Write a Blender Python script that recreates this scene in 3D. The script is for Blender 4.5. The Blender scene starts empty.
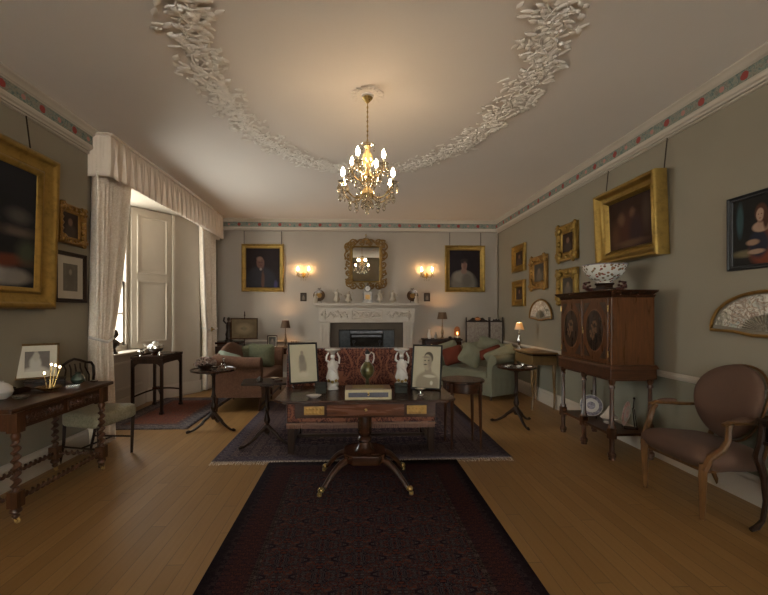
import bpy, math, random
from mathutils import Vector, Matrix
PI = math.pi
random.seed(7)
SC = bpy.context.scene
COL = SC.collection

# ---------------------------------------------------------------- camera, world, light, exposure
cam_d = bpy.data.cameras.new('camera'); cam = bpy.data.objects.new('camera', cam_d); COL.objects.link(cam)
cam.location = (0, 0, 1.4); cam.rotation_euler = (PI / 2, 0, -math.radians(2.5))
cam_d.sensor_width = 36; cam_d.lens = 405 / 768 * 36
cam_d.shift_x = 0.0147; cam_d.shift_y = 0.0195; cam_d.clip_start = .02
SC.camera = cam
SC.view_settings.view_transform = 'Standard'; SC.view_settings.look = 'None'
SC.view_settings.gamma = 1; SC.view_settings.use_curve_mapping = False
SC.view_settings.exposure = 0.0
W = bpy.data.worlds.new('world'); SC.world = W; W.use_nodes = True
WORLD_STRENGTH = 27.5
BULB = 105.0
SCONCE = 110.0
bg = W.node_tree.nodes['Background']; bg.inputs[1].default_value = WORLD_STRENGTH
# bright overcast sky; ground glow raised near its level to light the ceiling
_w = W.node_tree; _tc = _w.nodes.new('ShaderNodeTexCoord'); _sx = _w.nodes.new('ShaderNodeSeparateXYZ'); _rp = _w.nodes.new('ShaderNodeValToRGB')
_mr = _w.nodes.new('ShaderNodeMapRange'); _mr.inputs[1].default_value = -.12; _mr.inputs[2].default_value = .12
_w.links.new(_tc.outputs['Generated'], _sx.inputs[0]); _w.links.new(_sx.outputs[2], _mr.inputs[0]); _w.links.new(_mr.outputs[0], _rp.inputs[0]); _w.links.new(_rp.outputs[0], bg.inputs[0])
_rp.color_ramp.elements[0].color = (.76, .71, .66, 1); _rp.color_ramp.elements[1].color = (.74, .71, .675, 1)
REARW = (-1.6, 1.92)
def portal(loc, rot, sx, sy):
    d = bpy.data.lights.new('window_daylight', 'AREA'); d.shape = 'RECTANGLE'; d.size = sx; d.size_y = sy
    d.cycles.is_portal = True
    o = bpy.data.objects.new('window_daylight', d); COL.objects.link(o); o.location = loc; o.rotation_euler = rot
portal((-3.47, 5.58, 1.93), (0, -PI / 2, 0), 2.3, 1.3)
for _x in REARW: portal((_x, -5.02, 1.75), (PI / 2, 0, PI), 2.0, 2.1)
SC.cycles.max_bounces = 8; SC.cycles.diffuse_bounces = 5; SC.cycles.transparent_max_bounces = 12
SC.cycles.sample_clamp_indirect = 4.0; SC.cycles.caustics_reflective = False; SC.cycles.caustics_refractive = False
SC.cycles.use_denoising = True

# room
XL, XR, YB, YF, H = -2.74, 2.93, 8.2, -4.9, 3.255

# ---------------------------------------------------------------- node helpers
class NT:
    def __init__(s, name):
        s.m = bpy.data.materials.new(name); s.m.use_nodes = True; s.t = s.m.node_tree
        s.b = s.t.nodes['Principled BSDF']; s.out = s.t.nodes['Material Output']
    def n(s, typ, ins=None, **props):
        nd = s.t.nodes.new(typ)
        for k, v in props.items(): setattr(nd, k, v)
        if ins:
            for k, v in ins.items(): s.set(nd.inputs[k], v)
        return nd
    def set(s, sock, v):
        if isinstance(v, bpy.types.NodeSocket): s.t.links.new(v, sock)
        elif isinstance(v, bpy.types.Node): s.t.links.new(v.outputs[0], sock)
        elif isinstance(v, (tuple, list)) and len(v) == 3 and sock.type == 'RGBA': sock.default_value = (*v, 1)
        else: sock.default_value = v
    def math(s, op, a, b=0.0, c=None):
        nd = s.n('ShaderNodeMath', {0: a, 1: b}, operation=op)
        if c is not None: s.set(nd.inputs[2], c)
        return nd.outputs[0]
    def mix(s, f, a, b, blend='MIX'):
        nd = s.n('ShaderNodeMix', None, data_type='RGBA', blend_type=blend)
        s.set(nd.inputs[0], f); s.set(nd.inputs[6], a); s.set(nd.inputs[7], b)
        return nd.outputs[2]
    def coord(s, kind='Object'): return s.n('ShaderNodeTexCoord').outputs[kind]
    def mapping(s, v, loc=(0, 0, 0), rot=(0, 0, 0), scale=(1, 1, 1)):
        return s.n('ShaderNodeMapping', {'Vector': v, 'Location': loc, 'Rotation': rot, 'Scale': scale}).outputs[0]
    def noise(s, v, scale, detail=3, rough=.55, dist=0):
        return s.n('ShaderNodeTexNoise', {'Vector': v, 'Scale': scale, 'Detail': detail, 'Roughness': rough, 'Distortion': dist})
    def ramp(s, f, stops, interp='LINEAR'):
        nd = s.n('ShaderNodeValToRGB', {0: f}); e = nd.color_ramp.elements; nd.color_ramp.interpolation = interp
        while len(e) < len(stops): e.new(.5)
        for k, (p, c) in enumerate(stops):
            e[k].position = p; e[k].color = (*c, 1) if len(c) == 3 else c
        return nd.outputs[0]
    def P(s, **kw):
        for k, v in kw.items():
            s.set(s.b.inputs[{'color': 'Base Color', 'rough': 'Roughness', 'metal': 'Metallic', 'spec': 'Specular IOR Level', 'coat': 'Coat Weight',
                'sheen': 'Sheen Weight', 'trans': 'Transmission Weight', 'ior': 'IOR', 'emit': 'Emission Color', 'es': 'Emission Strength', 'normal': 'Normal',
                'alpha': 'Alpha', 'sss': 'Subsurface Weight'}[k]], v)
        return s.m
    def bump(s, h, dist=.01, strength=.5):
        s.set(s.b.inputs['Normal'], s.n('ShaderNodeBump', {'Height': h, 'Distance': dist, 'Strength': strength}).outputs[0])

def sc(c, k): return tuple(min(1, x * k) for x in c)
def m_plain(name, c, rough=.5, metal=0, var=.12, scale=8, bump=0, **kw):
    t = NT(name); n = t.noise(t.coord(), scale)
    t.P(color=t.ramp(n.outputs[0], [(.3, sc(c, 1 - var)), (.7, sc(c, 1 + var))]), rough=rough, metal=metal, **kw)
    if bump: t.bump(n.outputs[0], bump, .5)
    return t.m
def m_wood(name, c1, c2, rough=.3, axis=0, coat=.06, figure=0):
    t = NT(name); s_ = [14, 14, 14]; s_[axis] = 1.6
    c1, c2 = sc(c1, .68), sc(c2, .68); v = t.mapping(t.coord(), scale=tuple(s_))
    n = t.noise(v, 2.2, 5, .6, .8); n2 = t.noise(t.coord(), 3 + figure * 6, 2)
    c = t.ramp(n.outputs[0], [(.28, c1), (.72, c2)])
    c = t.mix(t.math('MULTIPLY', n2.outputs[0], .45), c, sc(c1, .5))
    t.P(color=c, rough=t.math('ADD', t.math('MULTIPLY', n.outputs[0], .2), rough - .06), coat=coat, spec=.3); t.b.inputs['Coat Roughness'].default_value = .15
    t.bump(n.outputs[0], .002, .2)
    return t.m
def m_gilt(name, c=(.55, .33, .08), rough=.42, worn=.35):
    c = sc(c, .74); t = NT(name); n = t.noise(t.coord(), 16, 5, .65); f = t.noise(t.coord(), 90, 3)
    c_ = t.ramp(n.outputs[0], [(.3, sc(c, .68)), (.5, c), (.75, sc(c, 1.15))])
    t.P(color=c_, rough=t.math('ADD', t.math('MULTIPLY', n.outputs[0], .25), rough - .12), metal=.78)
    t.bump(f.outputs[0], .003, .35)
    return t.m
def m_fabric(name, c, c2=None, scale=40, rough=.85, sheen=.3, pat=None):
    if max(c) < .5: c = sc(c, .66); c2 = sc(c2, .66) if c2 else None; sheen *= .3
    t = NT(name); co = t.coord(); n = t.noise(co, 300, 2)
    col = c
    if pat == 'damask':
        v = t.n('ShaderNodeTexVoronoi', {'Vector': t.mapping(co, scale=(1, 1, .7)), 'Scale': scale}, feature='SMOOTH_F1')
        w = t.n('ShaderNodeTexNoise', {'Vector': co, 'Scale': scale * 1.4, 'Detail': 2, 'Distortion': 2.5})
        f = t.math('MULTIPLY', t.math('GREATER_THAN', w.outputs[0], .5), t.math('GREATER_THAN', v.outputs[0], .25))
        col = t.mix(f, c, c2 or sc(c, 1.3))
    else:
        col = t.mix(t.noise(co, scale, 3).outputs[0], c, c2 or sc(c, .8))
    t.P(color=col, rough=rough, sheen=sheen, spec=.25)
    t.bump(n.outputs[0], .001, .4)
    return t.m
def m_emit(name, c, s):
    t = NT(name); t.P(color=c, emit=c, es=s, rough=.4); return t.m
def m_glass(name, c=(1, 1, 1), rough=.02, clear=.6):
    # cut / blown glass: refractive with a transparent share so that light passes
    t = NT(name); t.P(color=c, rough=rough, trans=1.0, ior=1.5)
    tr = t.n('ShaderNodeBsdfTransparent', {0: c}); mx = t.n('ShaderNodeMixShader', {0: clear, 1: t.b.outputs[0], 2: tr.outputs[0]})
    t.t.links.new(mx.outputs[0], t.out.inputs[0]); return t.m
def m_paint(name, bgc, shapes, rough=.45, bg2=None, nscale=5, wob=.06):
    # a picture: soft ellipses over a mottled ground, in the generated frame of its flat canvas
    t = NT(name); g = t.coord('Generated')
    n = t.noise(g, nscale, 4); nv = t.n('ShaderNodeVectorMath', {0: n.outputs[1], 1: (.5, .5, .5)}, operation='SUBTRACT')
    nv = t.n('ShaderNodeVectorMath', {0: nv.outputs[0], 'Scale': wob}, operation='SCALE')
    g2 = t.n('ShaderNodeVectorMath', {0: g, 1: nv.outputs[0]}, operation='ADD').outputs[0]
    g2 = t.n('ShaderNodeVectorMath', {0: g2, 1: (1, 0, 1)}, operation='MULTIPLY').outputs[0]
    col = t.mix(n.outputs[0], bgc, bg2 or sc(bgc, .4))
    for (cx, cz, rx, rz, c, soft) in shapes:
        d = t.n('ShaderNodeVectorMath', {0: g2, 1: (cx, 0, cz)}, operation='SUBTRACT')
        d = t.n('ShaderNodeVectorMath', {0: d.outputs[0], 1: (1 / rx, 0, 1 / rz)}, operation='MULTIPLY')
        l = t.n('ShaderNodeVectorMath', {0: d.outputs[0]}, operation='LENGTH')
        f = t.n('ShaderNodeMapRange', {0: l.outputs['Value'], 1: 1 - soft, 2: 1 + soft, 3: 1.0, 4: 0.0})
        col = t.mix(f.outputs[0], col, c)
    t.P(color=col, rough=rough, spec=.12); return t.m
def mirror_tile(t, px, py, u, v, k, dist=.6, drop=True, seed=0.0):
    # noise read in mirrored repeat tiles: a symmetrical woven ornament
    iu = t.math('FLOOR', t.math('DIVIDE', u, px))
    if drop: v = t.math('ADD', v, t.math('MULTIPLY', t.math('MODULO', t.math('ABSOLUTE', iu), 2.0), py / 2))
    a = t.math('ABSOLUTE', t.math('SUBTRACT', t.math('FRACT', t.math('DIVIDE', u, px)), .5)); b = t.math('ABSOLUTE', t.math('SUBTRACT', t.math('FRACT', t.math('DIVIDE', v, py)), .5))
    cv = t.n('ShaderNodeCombineXYZ', {0: t.math('MULTIPLY', a, k * px), 1: t.math('MULTIPLY', b, k * py), 2: seed})
    return t.n('ShaderNodeTexNoise', {'Vector': cv, 'Scale': 1.0, 'Detail': 2.0, 'Roughness': .5, 'Distortion': dist}).outputs[0]
def m_rug(name, w, l, bands, field, field2, field3, scale=9, rough=.95):
    # bands: (start distance from the edge, colour, accent); the object's own x/y, centred
    t = NT(name); co = t.coord(); xyz = t.n('ShaderNodeSeparateXYZ', {0: co})
    dx = t.math('SUBTRACT', w / 2, t.math('ABSOLUTE', xyz.outputs[0])); dy = t.math('SUBTRACT', l / 2, t.math('ABSOLUTE', xyz.outputs[1]))
    d = t.math('MINIMUM', dx, dy)
    def fl(sca, lo, hi, rnd=.25):
        v = t.n('ShaderNodeTexVoronoi', {'Vector': t.mapping(co, scale=(1, 1, 0)), 'Scale': sca, 'Randomness': rnd}, feature='F1')
        r = t.math('MULTIPLY', t.math('GREATER_THAN', v.outputs[0], lo), t.math('LESS_THAN', v.outputs[0], hi)); return r, v
    mt = mirror_tile(t, 2.6 / scale, 3.4 / scale, t.math('ADD', xyz.outputs[0], 50.0), t.math('ADD', xyz.outputs[1], 50.0), 2.3 * scale, 1.2)
    col = t.ramp(mt, [(0, field), (.40, field3), (.45, field), (.50, field2), (.545, field), (.60, field3), (.64, field2), (.70, field)], 'CONSTANT')
    e, v4 = fl(scale * 1.7, .2, .4, .1); g_, v5 = fl(scale * 3.2, 0, .25, .4)
    for (s0, cc, ac) in sorted(bands, key=lambda q: -q[0]):
        m2 = mirror_tile(t, 1.7 / scale, 1.7 / scale, t.math('ADD', xyz.outputs[0], 50.0), t.math('ADD', xyz.outputs[1], 50.0), 3.0 * scale, 1.0, False, s0 * 9 + 1)
        bc = t.ramp(m2, [(0, ac), (.42, cc), (.52, ac), (.6, sc(cc, 1.5)), (.68, cc)], 'CONSTANT')
        nxt = [q[0] for q in bands if q[0] > s0]; end = min(nxt) if nxt else None
        f = t.math('LESS_THAN', d, end if end is not None else bands[-1][0] + .0)
        if end is None: continue
        col = t.mix(f, col, bc)
    n = t.noise(co, 60, 2); wv = t.noise(t.mapping(co, scale=(1, 14, 1)), 5, 3)
    col = t.mix(t.math('MULTIPLY', wv.outputs[0], .3), col, sc(field, .8))
    t.P(color=t.mix(.28, col, (0, 0, 0)), rough=rough, spec=.04); t.bump(n.outputs[0], .004, .5)
    return t.m

# ---------------------------------------------------------------- mesh builder
class MB:
    def __init__(s): s.v = []; s.f = []
    def add(s, vs, fs):
        o = len(s.v); s.v += [tuple(v) for v in vs]; s.f += [tuple(i + o for i in f) for f in fs]; return s
    def box(s, x0, x1, y0, y1, z0, z1, tx=0, ty=0, rz=0, c=None):
        vs = [(x0 + tx, y0 + ty, z0), (x1 - tx, y0 + ty, z0), (x1 - tx, y1 - ty, z0), (x0 + tx, y1 - ty, z0), (x0, y0, z1), (x1, y0, z1), (x1, y1, z1), (x0, y1, z1)]
        if rz:
            c = c or ((x0 + x1) / 2, (y0 + y1) / 2); cs, sn = math.cos(rz), math.sin(rz)
            vs = [(c[0] + (x - c[0]) * cs - (y - c[1]) * sn, c[1] + (x - c[0]) * sn + (y - c[1]) * cs, z) for x, y, z in vs]
        return s.add(vs, [(0, 3, 2, 1), (4, 5, 6, 7), (0, 1, 5, 4), (1, 2, 6, 5), (2, 3, 7, 6), (3, 0, 4, 7)])
    def grid(s, fn, nu, nv, cu=False, cv=False):
        vs = [fn(i / (nu if cu else nu - 1), j / (nv if cv else nv - 1)) for i in range(nu) for j in range(nv)]
        fs = []
        for i in range(nu if cu else nu - 1):
            for j in range(nv if cv else nv - 1):
                a, b = i * nv + j, ((i + 1) % nu) * nv + j; j2 = (j + 1) % nv
                fs.append((a, b, ((i + 1) % nu) * nv + j2, i * nv + j2))
        return s.add(vs, fs)
    def lathe(s, prof, c=(0, 0, 0), seg=20, sx=1, sy=1, caps=True, wob=None):
        o = len(s.v); n = len(prof)
        for i in range(seg):
            a = 2 * PI * i / seg
            for r, z in prof:
                k = wob(a, z) if wob else 1
                s.v.append((c[0] + r * k * sx * math.cos(a), c[1] + r * k * sy * math.sin(a), c[2] + z))
        for i in range(seg):
            for j in range(n - 1):
                a, b = o + i * n + j, o + ((i + 1) % seg) * n + j; s.f.append((a, b, b + 1, a + 1))
        if caps:
            s.f.append(tuple(o + i * n for i in range(seg))[::-1]); s.f.append(tuple(o + i * n + n - 1 for i in range(seg)))
        return s
    def tube(s, pts, r, seg=8, close=False, flat=1.0):
        pts = [Vector(p) for p in pts]; n = len(pts); rs = r if isinstance(r, (list, tuple)) else [r] * n
        o = len(s.v); up = None
        for i, p in enumerate(pts):
            if close: d = pts[(i + 1) % n] - pts[i - 1]
            else: d = pts[min(i + 1, n - 1)] - pts[max(i - 1, 0)]
            d = d.normalized() if d.length > 1e-9 else Vector((0, 0, 1))
            if up is None: up = Vector((0, 0, 1)) if abs(d.z) < .9 else Vector((1, 0, 0))
            u = d.cross(up); u = u.normalized() if u.length > 1e-6 else Vector((1, 0, 0)); w = u.cross(d).normalized(); up = w
            for k in range(seg):
                a = 2 * PI * k / seg; s.v.append(tuple(p + u * math.cos(a) * rs[i] + w * math.sin(a) * rs[i] * flat))
        for i in range(n if close else n - 1):
            for k in range(seg):
                a, b = o + i * seg + k, o + ((i + 1) % n) * seg + k; k2 = (k + 1) % seg
                s.f.append((a, o + i * seg + k2, o + ((i + 1) % n) * seg + k2, b))
        if not close:
            s.f.append(tuple(o + k for k in range(seg))); s.f.append(tuple(o + (n - 1) * seg + k for k in range(seg))[::-1])
        return s
    def ball(s, c, rx, ry=None, rz=None, seg=12, rings=8, sq=1.0):
        ry = ry or rx; rz = rz or rx
        def g(t): return math.copysign(abs(t) ** sq, t)
        def fn(u, v):
            a = 2 * PI * u; b = -PI / 2 + PI * v
            return (c[0] + rx * g(math.cos(b)) * g(math.cos(a)), c[1] + ry * g(math.cos(b)) * g(math.sin(a)), c[2] + rz * g(math.sin(b)))
        return s.grid(fn, seg, rings, cu=True)
    def prism(s, out, y0, y1, fn=None):
        # outline in (x, z), extruded along y; fn maps the points
        fn = fn or (lambda p: p); n = len(out)
        vs = [fn((x, y0, z)) for x, z in out] + [fn((x, y1, z)) for x, z in out]
        fs = [tuple(range(n)), tuple(range(2 * n - 1, n - 1, -1))] + [(i, i + n, (i + 1) % n + n, (i + 1) % n) for i in range(n)]
        return s.add(vs, fs)
    def frame(s, w, h, prof, y=0, cx=0, cz=0):
        # mitred rectangular moulding: prof = (inset from the outer edge, height off the wall)
        o = len(s.v); n = len(prof)
        for sx, sz in ((-1, -1), (1, -1), (1, 1), (-1, 1)):
            for d, q in prof: s.v.append((cx + sx * (w / 2 - d), y - q, cz + sz * (h / 2 - d)))
        for k in range(4):
            for j in range(n - 1):
                a, b = o + k * n + j, o + ((k + 1) % 4) * n + j; s.f.append((a, b, b + 1, a + 1))
        return s
    def xf(s, M, start=0):
        M = M if isinstance(M, Matrix) else Matrix(M)
        s.v[start:] = [tuple(M @ Vector(v)) for v in s.v[start:]]; return s
    def build(s, name, mat, parent=None, loc=None, rot=None, smooth=35, bevel=0, flip=True):
        me = bpy.data.meshes.new(name); me.from_pydata(s.v, [], s.f); me.update()
        import bmesh
        bm = bmesh.new(); bm.from_mesh(me); bmesh.ops.recalc_face_normals(bm, faces=bm.faces); bm.to_mesh(me); bm.free()
        me.materials.append(mat)
        if smooth:
            me.polygons.foreach_set('use_smooth', [True] * len(me.polygons)); me.set_sharp_from_angle(angle=math.radians(smooth))
        o = bpy.data.objects.new(name, me); COL.objects.link(o)
        if parent: o.parent = parent
        if loc: o.location = loc
        if rot: o.rotation_euler = rot
        if bevel:
            b = o.modifiers.new('bevel', 'BEVEL'); b.width = bevel; b.segments = 2; b.limit_method = 'ANGLE'; b.angle_limit = math.radians(40)
        return o
def M4(loc=(0, 0, 0), rot=(0, 0, 0), s=(1, 1, 1)):
    from mathutils import Euler
    return Matrix.LocRotScale(Vector(loc), Euler(rot), Vector(s))
def tag(o, label, cat, group=None):
    o['label'] = label; o['category'] = cat
    if group: o['group'] = group
    return o
def thing(name, label, cat, loc=(0, 0, 0), rz=0, group=None, rot=None):
    o = bpy.data.objects.new(name, None); COL.objects.link(o); o.empty_display_size = .05
    o.location = loc; o.rotation_euler = rot or (0, 0, rz); return tag(o, label, cat, group)
def struct(o): o['kind'] = 'structure'; return o
def dup(root, loc=None, rz=None, label=None, group=None, cat=None, parent=None):
    c = root.copy(); COL.objects.link(c)
    if parent is not None: c.parent = parent
    if loc is not None: c.location = loc
    if rz is not None: c.rotation_euler = (0, 0, rz)
    if label: c['label'] = label
    if group: c['group'] = group
    for ch in list(root.children): dup(ch, parent=c)
    return c
def arc(cx, cz, r, a0, a1, n): return [(cx + r * math.cos(math.radians(a0 + (a1 - a0) * i / n)), cz + r * math.sin(math.radians(a0 + (a1 - a0) * i / n))) for i in range(n + 1)]

# ---------------------------------------------------------------- materials
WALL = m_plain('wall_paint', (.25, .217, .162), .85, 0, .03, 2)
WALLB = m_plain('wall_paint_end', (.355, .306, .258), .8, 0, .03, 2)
DADO = m_plain('dado_paint', (.225, .212, .16), .8, 0, .03, 2)
WHITE = m_plain('white_gloss_paint', (.51, .45, .375), .4, 0, .03, 3)
PANEL = m_plain('shutter_paint', (.44, .385, .315), .45, 0, .04, 3)
CEIL = m_plain('ceiling_paint', (.81, .75, .69), .9, 0, .02, 1)
PLASTER = m_plain('plaster_relief', (.92, .88, .82), .8, 0, .05, 20)
MAHOG = m_wood('mahogany', (.028, .010, .005), (.085, .029, .012), .2)
MAHOGZ = m_wood('mahogany_upright', (.035, .012, .006), (.10, .035, .014), .3, 2)
DARKW = m_wood('dark_stained_wood', (.018, .008, .004), (.05, .021, .010), .38, 2, .02); DARKW.node_tree.nodes['Principled BSDF'].inputs['Specular IOR Level'].default_value = .18
OAKD = m_wood('dark_oak', (.05, .018, .008), (.15, .055, .02), .32, 1)
OAKZ = m_wood('dark_oak_turned', (.05, .018, .008), (.16, .06, .022), .3, 2)
ROSEW = m_wood('cabinet_veneer', (.085, .030, .010), (.21, .078, .024), .26, 2, .15, 0)
BEECH = m_wood('golden_beech', (.11, .046, .012), (.25, .11, .03), .35, 2)
SATIN = m_wood('satinwood', (.20, .11, .035), (.34, .2, .07), .35, 2)
GILT = m_gilt('gilding', (.38, .24, .06)); GILTD = m_gilt('old_gilding', (.36, .2, .055), .45); BRASS = m_gilt('brass', (.62, .42, .15), .28, 0)
SILVER = m_plain('silver', (.62, .61, .58), .22, 1, .1, 30)
BLACK = m_plain('black_iron', (.012, .012, .013), .5, .3, .2, 20)
BRONZE = m_plain('dark_bronze', (.035, .022, .014), .4, .5, .3, 20)
PORC = m_plain('white_porcelain', (.50, .455, .41), .25, 0, .05, 20)
MARBLE = m_plain('cream_marble', (.38, .315, .25), .4, 0, .06, 4)
SLATE = m_plain('grey_slip_stone', (.085, .066, .05), .6, 0, .1, 5, spec=.12)
CRYSTAL = m_glass('crystal', (1, .97, .90), .06, .32)
CLEAR = m_glass('clear_glass', (.95, .97, .96), .02, .5)
# ---------------------------------------------------------------- the room
def floor_mat():
    t = NT('oak_strip_floor'); co = t.coord(); x = t.n('ShaderNodeSeparateXYZ', {0: co})
    bw = .095
    bx = t.math('DIVIDE', x.outputs[0], bw); ix = t.math('FLOOR', bx); fx = t.math('FRACT', bx)
    off = t.n('ShaderNodeTexWhiteNoise', {'W': ix}, noise_dimensions='1D').outputs[0]
    by = t.math('ADD', t.math('DIVIDE', x.outputs[1], 1.7), off); iy = t.math('FLOOR', by); fy = t.math('FRACT', by)
    cv = t.n('ShaderNodeCombineXYZ', {0: ix, 1: iy})
    rnd = t.n('ShaderNodeTexWhiteNoise', {'Vector': cv}, noise_dimensions='2D').outputs[0]
    gr = t.noise(t.mapping(co, scale=(26, 1.3, 1)), 2.2, 4, .6, .6)
    c = t.ramp(rnd, [(0, (.235, .125, .040)), (.5, (.27, .147, .050)), (1, (.305, .17, .062))])
    c = t.mix(t.math('MULTIPLY', gr.outputs[0], .5), c, (.16, .08, .03))
    gx = t.math('LESS_THAN', t.math('MINIMUM', fx, t.math('SUBTRACT', 1, fx)), .018)
    gy = t.math('LESS_THAN', t.math('MINIMUM', fy, t.math('SUBTRACT', 1, fy)), .0012)
    g = t.math('MAXIMUM', gx, gy); c = t.mix(t.math('MULTIPLY', g, .75), c, (.05, .025, .01))
    t.P(color=c, rough=t.math('ADD', t.math('MULTIPLY', gr.outputs[0], .18), .30), spec=.35)
    t.bump(t.math('SUBTRACT', 1, g), .002, .4); return t.m
def shell(name, b, m, **kw): return struct(b.build(name, m, **kw))
shell('floor', MB().box(-3.9, XR + .3, YF - .2, YB + .3, -.1, 0), floor_mat(), smooth=0)
shell('ceiling', MB().box(-3.9, XR + .3, YF - .2, YB + .3, H, H + .1), CEIL, smooth=0)
# end wall with the dado below its rail
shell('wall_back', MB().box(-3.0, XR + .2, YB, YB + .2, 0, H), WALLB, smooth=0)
shell('wall_right', MB().box(XR, XR + .2, YF, YB, .8, H), WALL, smooth=0)
shell('wall_right_dado', MB().box(XR, XR + .2, YF, YB, 0, .8), DADO, smooth=0)
# left wall: solid runs and two deep splayed window bays
XG = -3.42
def bay(y0, y1, s0, s1, n):
    # y0..y1 opening at the room face, s0..s1 at the glass
    SZ, HZ = .84, 3.02
    w = MB(); w.prism([(XL, y0), (XG - .02, s0), (XG - .25, s0), (XG - .25, y0)], 0, H, lambda p: (p[0], p[2], p[1]))
    w.prism([(XL, y1), (XG - .02, s1), (XG - .25, s1), (XG - .25, y1)], 0, H, lambda p: (p[0], p[2], p[1]))
    w.box(XG - .25, XL, y0, y1, HZ, H); w.box(XG - .16, XG + .17, s0 - .25, s1 + .25, 0, SZ - .03)
    shell('wall_left', w, PANEL, smooth=0)
    win = MB().box(XG - .16, XG + .24, s0 - .3, s1 + .3, SZ - .03, SZ).build('trim_sill', WHITE, bevel=.008); struct(win)
    t = bpy.data.objects.new(n, None); COL.objects.link(t); struct(t)
    f = MB(); f.box(XG - .1, XG, s0, s0 + .055, SZ, HZ); f.box(XG - .1, XG, s1 - .055, s1, SZ, HZ); f.box(XG - .1, XG, s0, s1, SZ, SZ + .07); f.box(XG - .1, XG, s0, s1, HZ - .06, HZ)
    f.build('window_frame', WHITE, t, smooth=0, bevel=.004)
    mz = (SZ + HZ) / 2 - .1
    for a, b_, xx in ((SZ + .07, mz + .03, XG - .05), (mz - .03, HZ - .06, XG - .085)):
        q = MB(); q.box(xx - .02, xx + .02, s0 + .05, s1 - .05, a, a + .05); q.box(xx - .02, xx + .02, s0 + .05, s1 - .05, b_ - .045, b_)
        q.box(xx - .02, xx + .02, s0 + .055, s0 + .1, a, b_); q.box(xx - .02, xx + .02, s1 - .1, s1 - .055, a, b_)
        for k in (1, 2): yy = s0 + (s1 - s0) * k / 3; q.box(xx - .012, xx + .012, yy - .011, yy + .011, a, b_)
        zz = (a + b_) / 2; q.box(xx - .012, xx + .012, s0 + .06, s1 - .06, zz - .011, zz + .011)
        q.build('sash', WHITE, t, smooth=0)
        MB().box(xx - .002, xx + .002, s0 + .06, s1 - .06, a, b_).build('pane', WINGLASS, t, smooth=0)
    # panelled shutters folded against the splays
    for ya, yb in ((s1, y1), (s0, y0)):
        dx, dy = XL - XG, yb - ya; L = math.hypot(dx, dy); ang = math.atan2(dy, dx)
        fl = 1 if yb > ya else -1     # room side
        def put(x0, x1, z0, z1, d0, d1, b):
            st = len(b.v); b.box(x0, x1, min(d0, d1), max(d0, d1), z0, z1)
            b.v[st:] = [(XG + x * math.cos(ang) - y * math.sin(ang) * 1, ya + x * math.sin(ang) + y * math.cos(ang), z) for x, y, z in b.v[st:]]
        k = -fl; W0, W1 = .03, L * .56
        b = MB(); put(W0, W1, SZ + .01, HZ - .02, 0, k * .03, b); b.build('shutter', PANEL, t, smooth=0, bevel=.004)
        for z0, z1 in ((SZ + .1, 1.9), (2.0, HZ - .12)):
            b = MB()
            for (a0, a1, b0, b1) in ((W0 + .08, W1 - .08, z0, z0 + .03), (W0 + .08, W1 - .08, z1 - .03, z1), (W0 + .08, W0 + .11, z0, z1), (W1 - .11, W1 - .08, z0, z1)): put(a0, a1, b0, b1, k * .03, k * .048, b)
            b.build('panel_moulding', PANEL, t, smooth=0, bevel=.006)
            b = MB(); put(W0 + .15, W1 - .15, z0 + .07, z1 - .07, k * .03, k * .034, b); b.build('raised_panel', PANEL, t, smooth=0, bevel=.008)
        b = MB(); put(W1 + .005, W1 + .05, SZ - .1, HZ, 0, k * .045, b); b.build('shutter_architrave', WHITE, t, smooth=0, bevel=.006)
        b = MB(); put(.1, L - .01, 0, .19, 0, k * .025, b); put(.1, L - .01, .19, .215, 0, k * .014, b); b.build('skirting', WHITE, t, smooth=0, bevel=.004)
    b = MB(); b.box(XG + .17, XG + .19, s0 - .2, s1 + .12, 0, .2); b.box(XG + .17, XG + .185, s0 - .1, s1 + .05, .32, .35); b.box(XG + .17, XG + .185, s0 - .1, s1 + .05, .68, .71)
    b.build('apron_moulding', WHITE, t, smooth=0, bevel=.004)
WINGLASS = NT('window_glass'); _tr = WINGLASS.n('ShaderNodeBsdfTransparent', {0: (.93, .96, .95)}); _gl = WINGLASS.n('ShaderNodeBsdfGlossy', {1: .02})
_mx = WINGLASS.n('ShaderNodeMixShader', {0: .06, 1: _tr.outputs[0], 2: _gl.outputs[0]}); WINGLASS.t.links.new(_mx.outputs[0], WINGLASS.out.inputs[0]); WINGLASS = WINGLASS.m
bay(4.55, 7.27, 5.1, 6.27, 'window_1')
# end wall behind the camera, with two sash windows
def rear():
    b = MB(); xs = [-3.0] + [v for c in REARW for v in (c - 1.0, c + 1.0)] + [XR + .2]
    for i in range(0, 6, 2): b.box(xs[i], xs[i + 1], YF - .2, YF, 0, H)
    for c in REARW: b.box(c - 1, c + 1, YF - .2, YF, 0, .7); b.box(c - 1, c + 1, YF - .2, YF, 2.8, H)
    shell('wall_rear', b, WALL, smooth=0)
    for k, c in enumerate(REARW):
        t = bpy.data.objects.new('window_%d' % (k + 2), None); COL.objects.link(t); struct(t)
        f = MB().frame(2.0, 2.1, [(0, 0), (0, .08), (.06, .08), (.06, 0)], YF - .06, c, 1.75); f.box(c - .97, c + .97, YF - .12, YF - .08, 1.73, 1.78); f.box(c - .012, c + .012, YF - .12, YF - .09, .73, 2.77)
        f.build('window_frame', WHITE, t, smooth=0); MB().box(c - .96, c + .96, YF - .105, YF - .1, .73, 2.77).build('pane', WINGLASS, t, smooth=0)
rear()
for a, b_ in ((YF, 4.55), (7.27, YB)): shell('wall_left', MB().box(XL - .25, XL, a, b_, 0, H), WALL, smooth=0)

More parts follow.
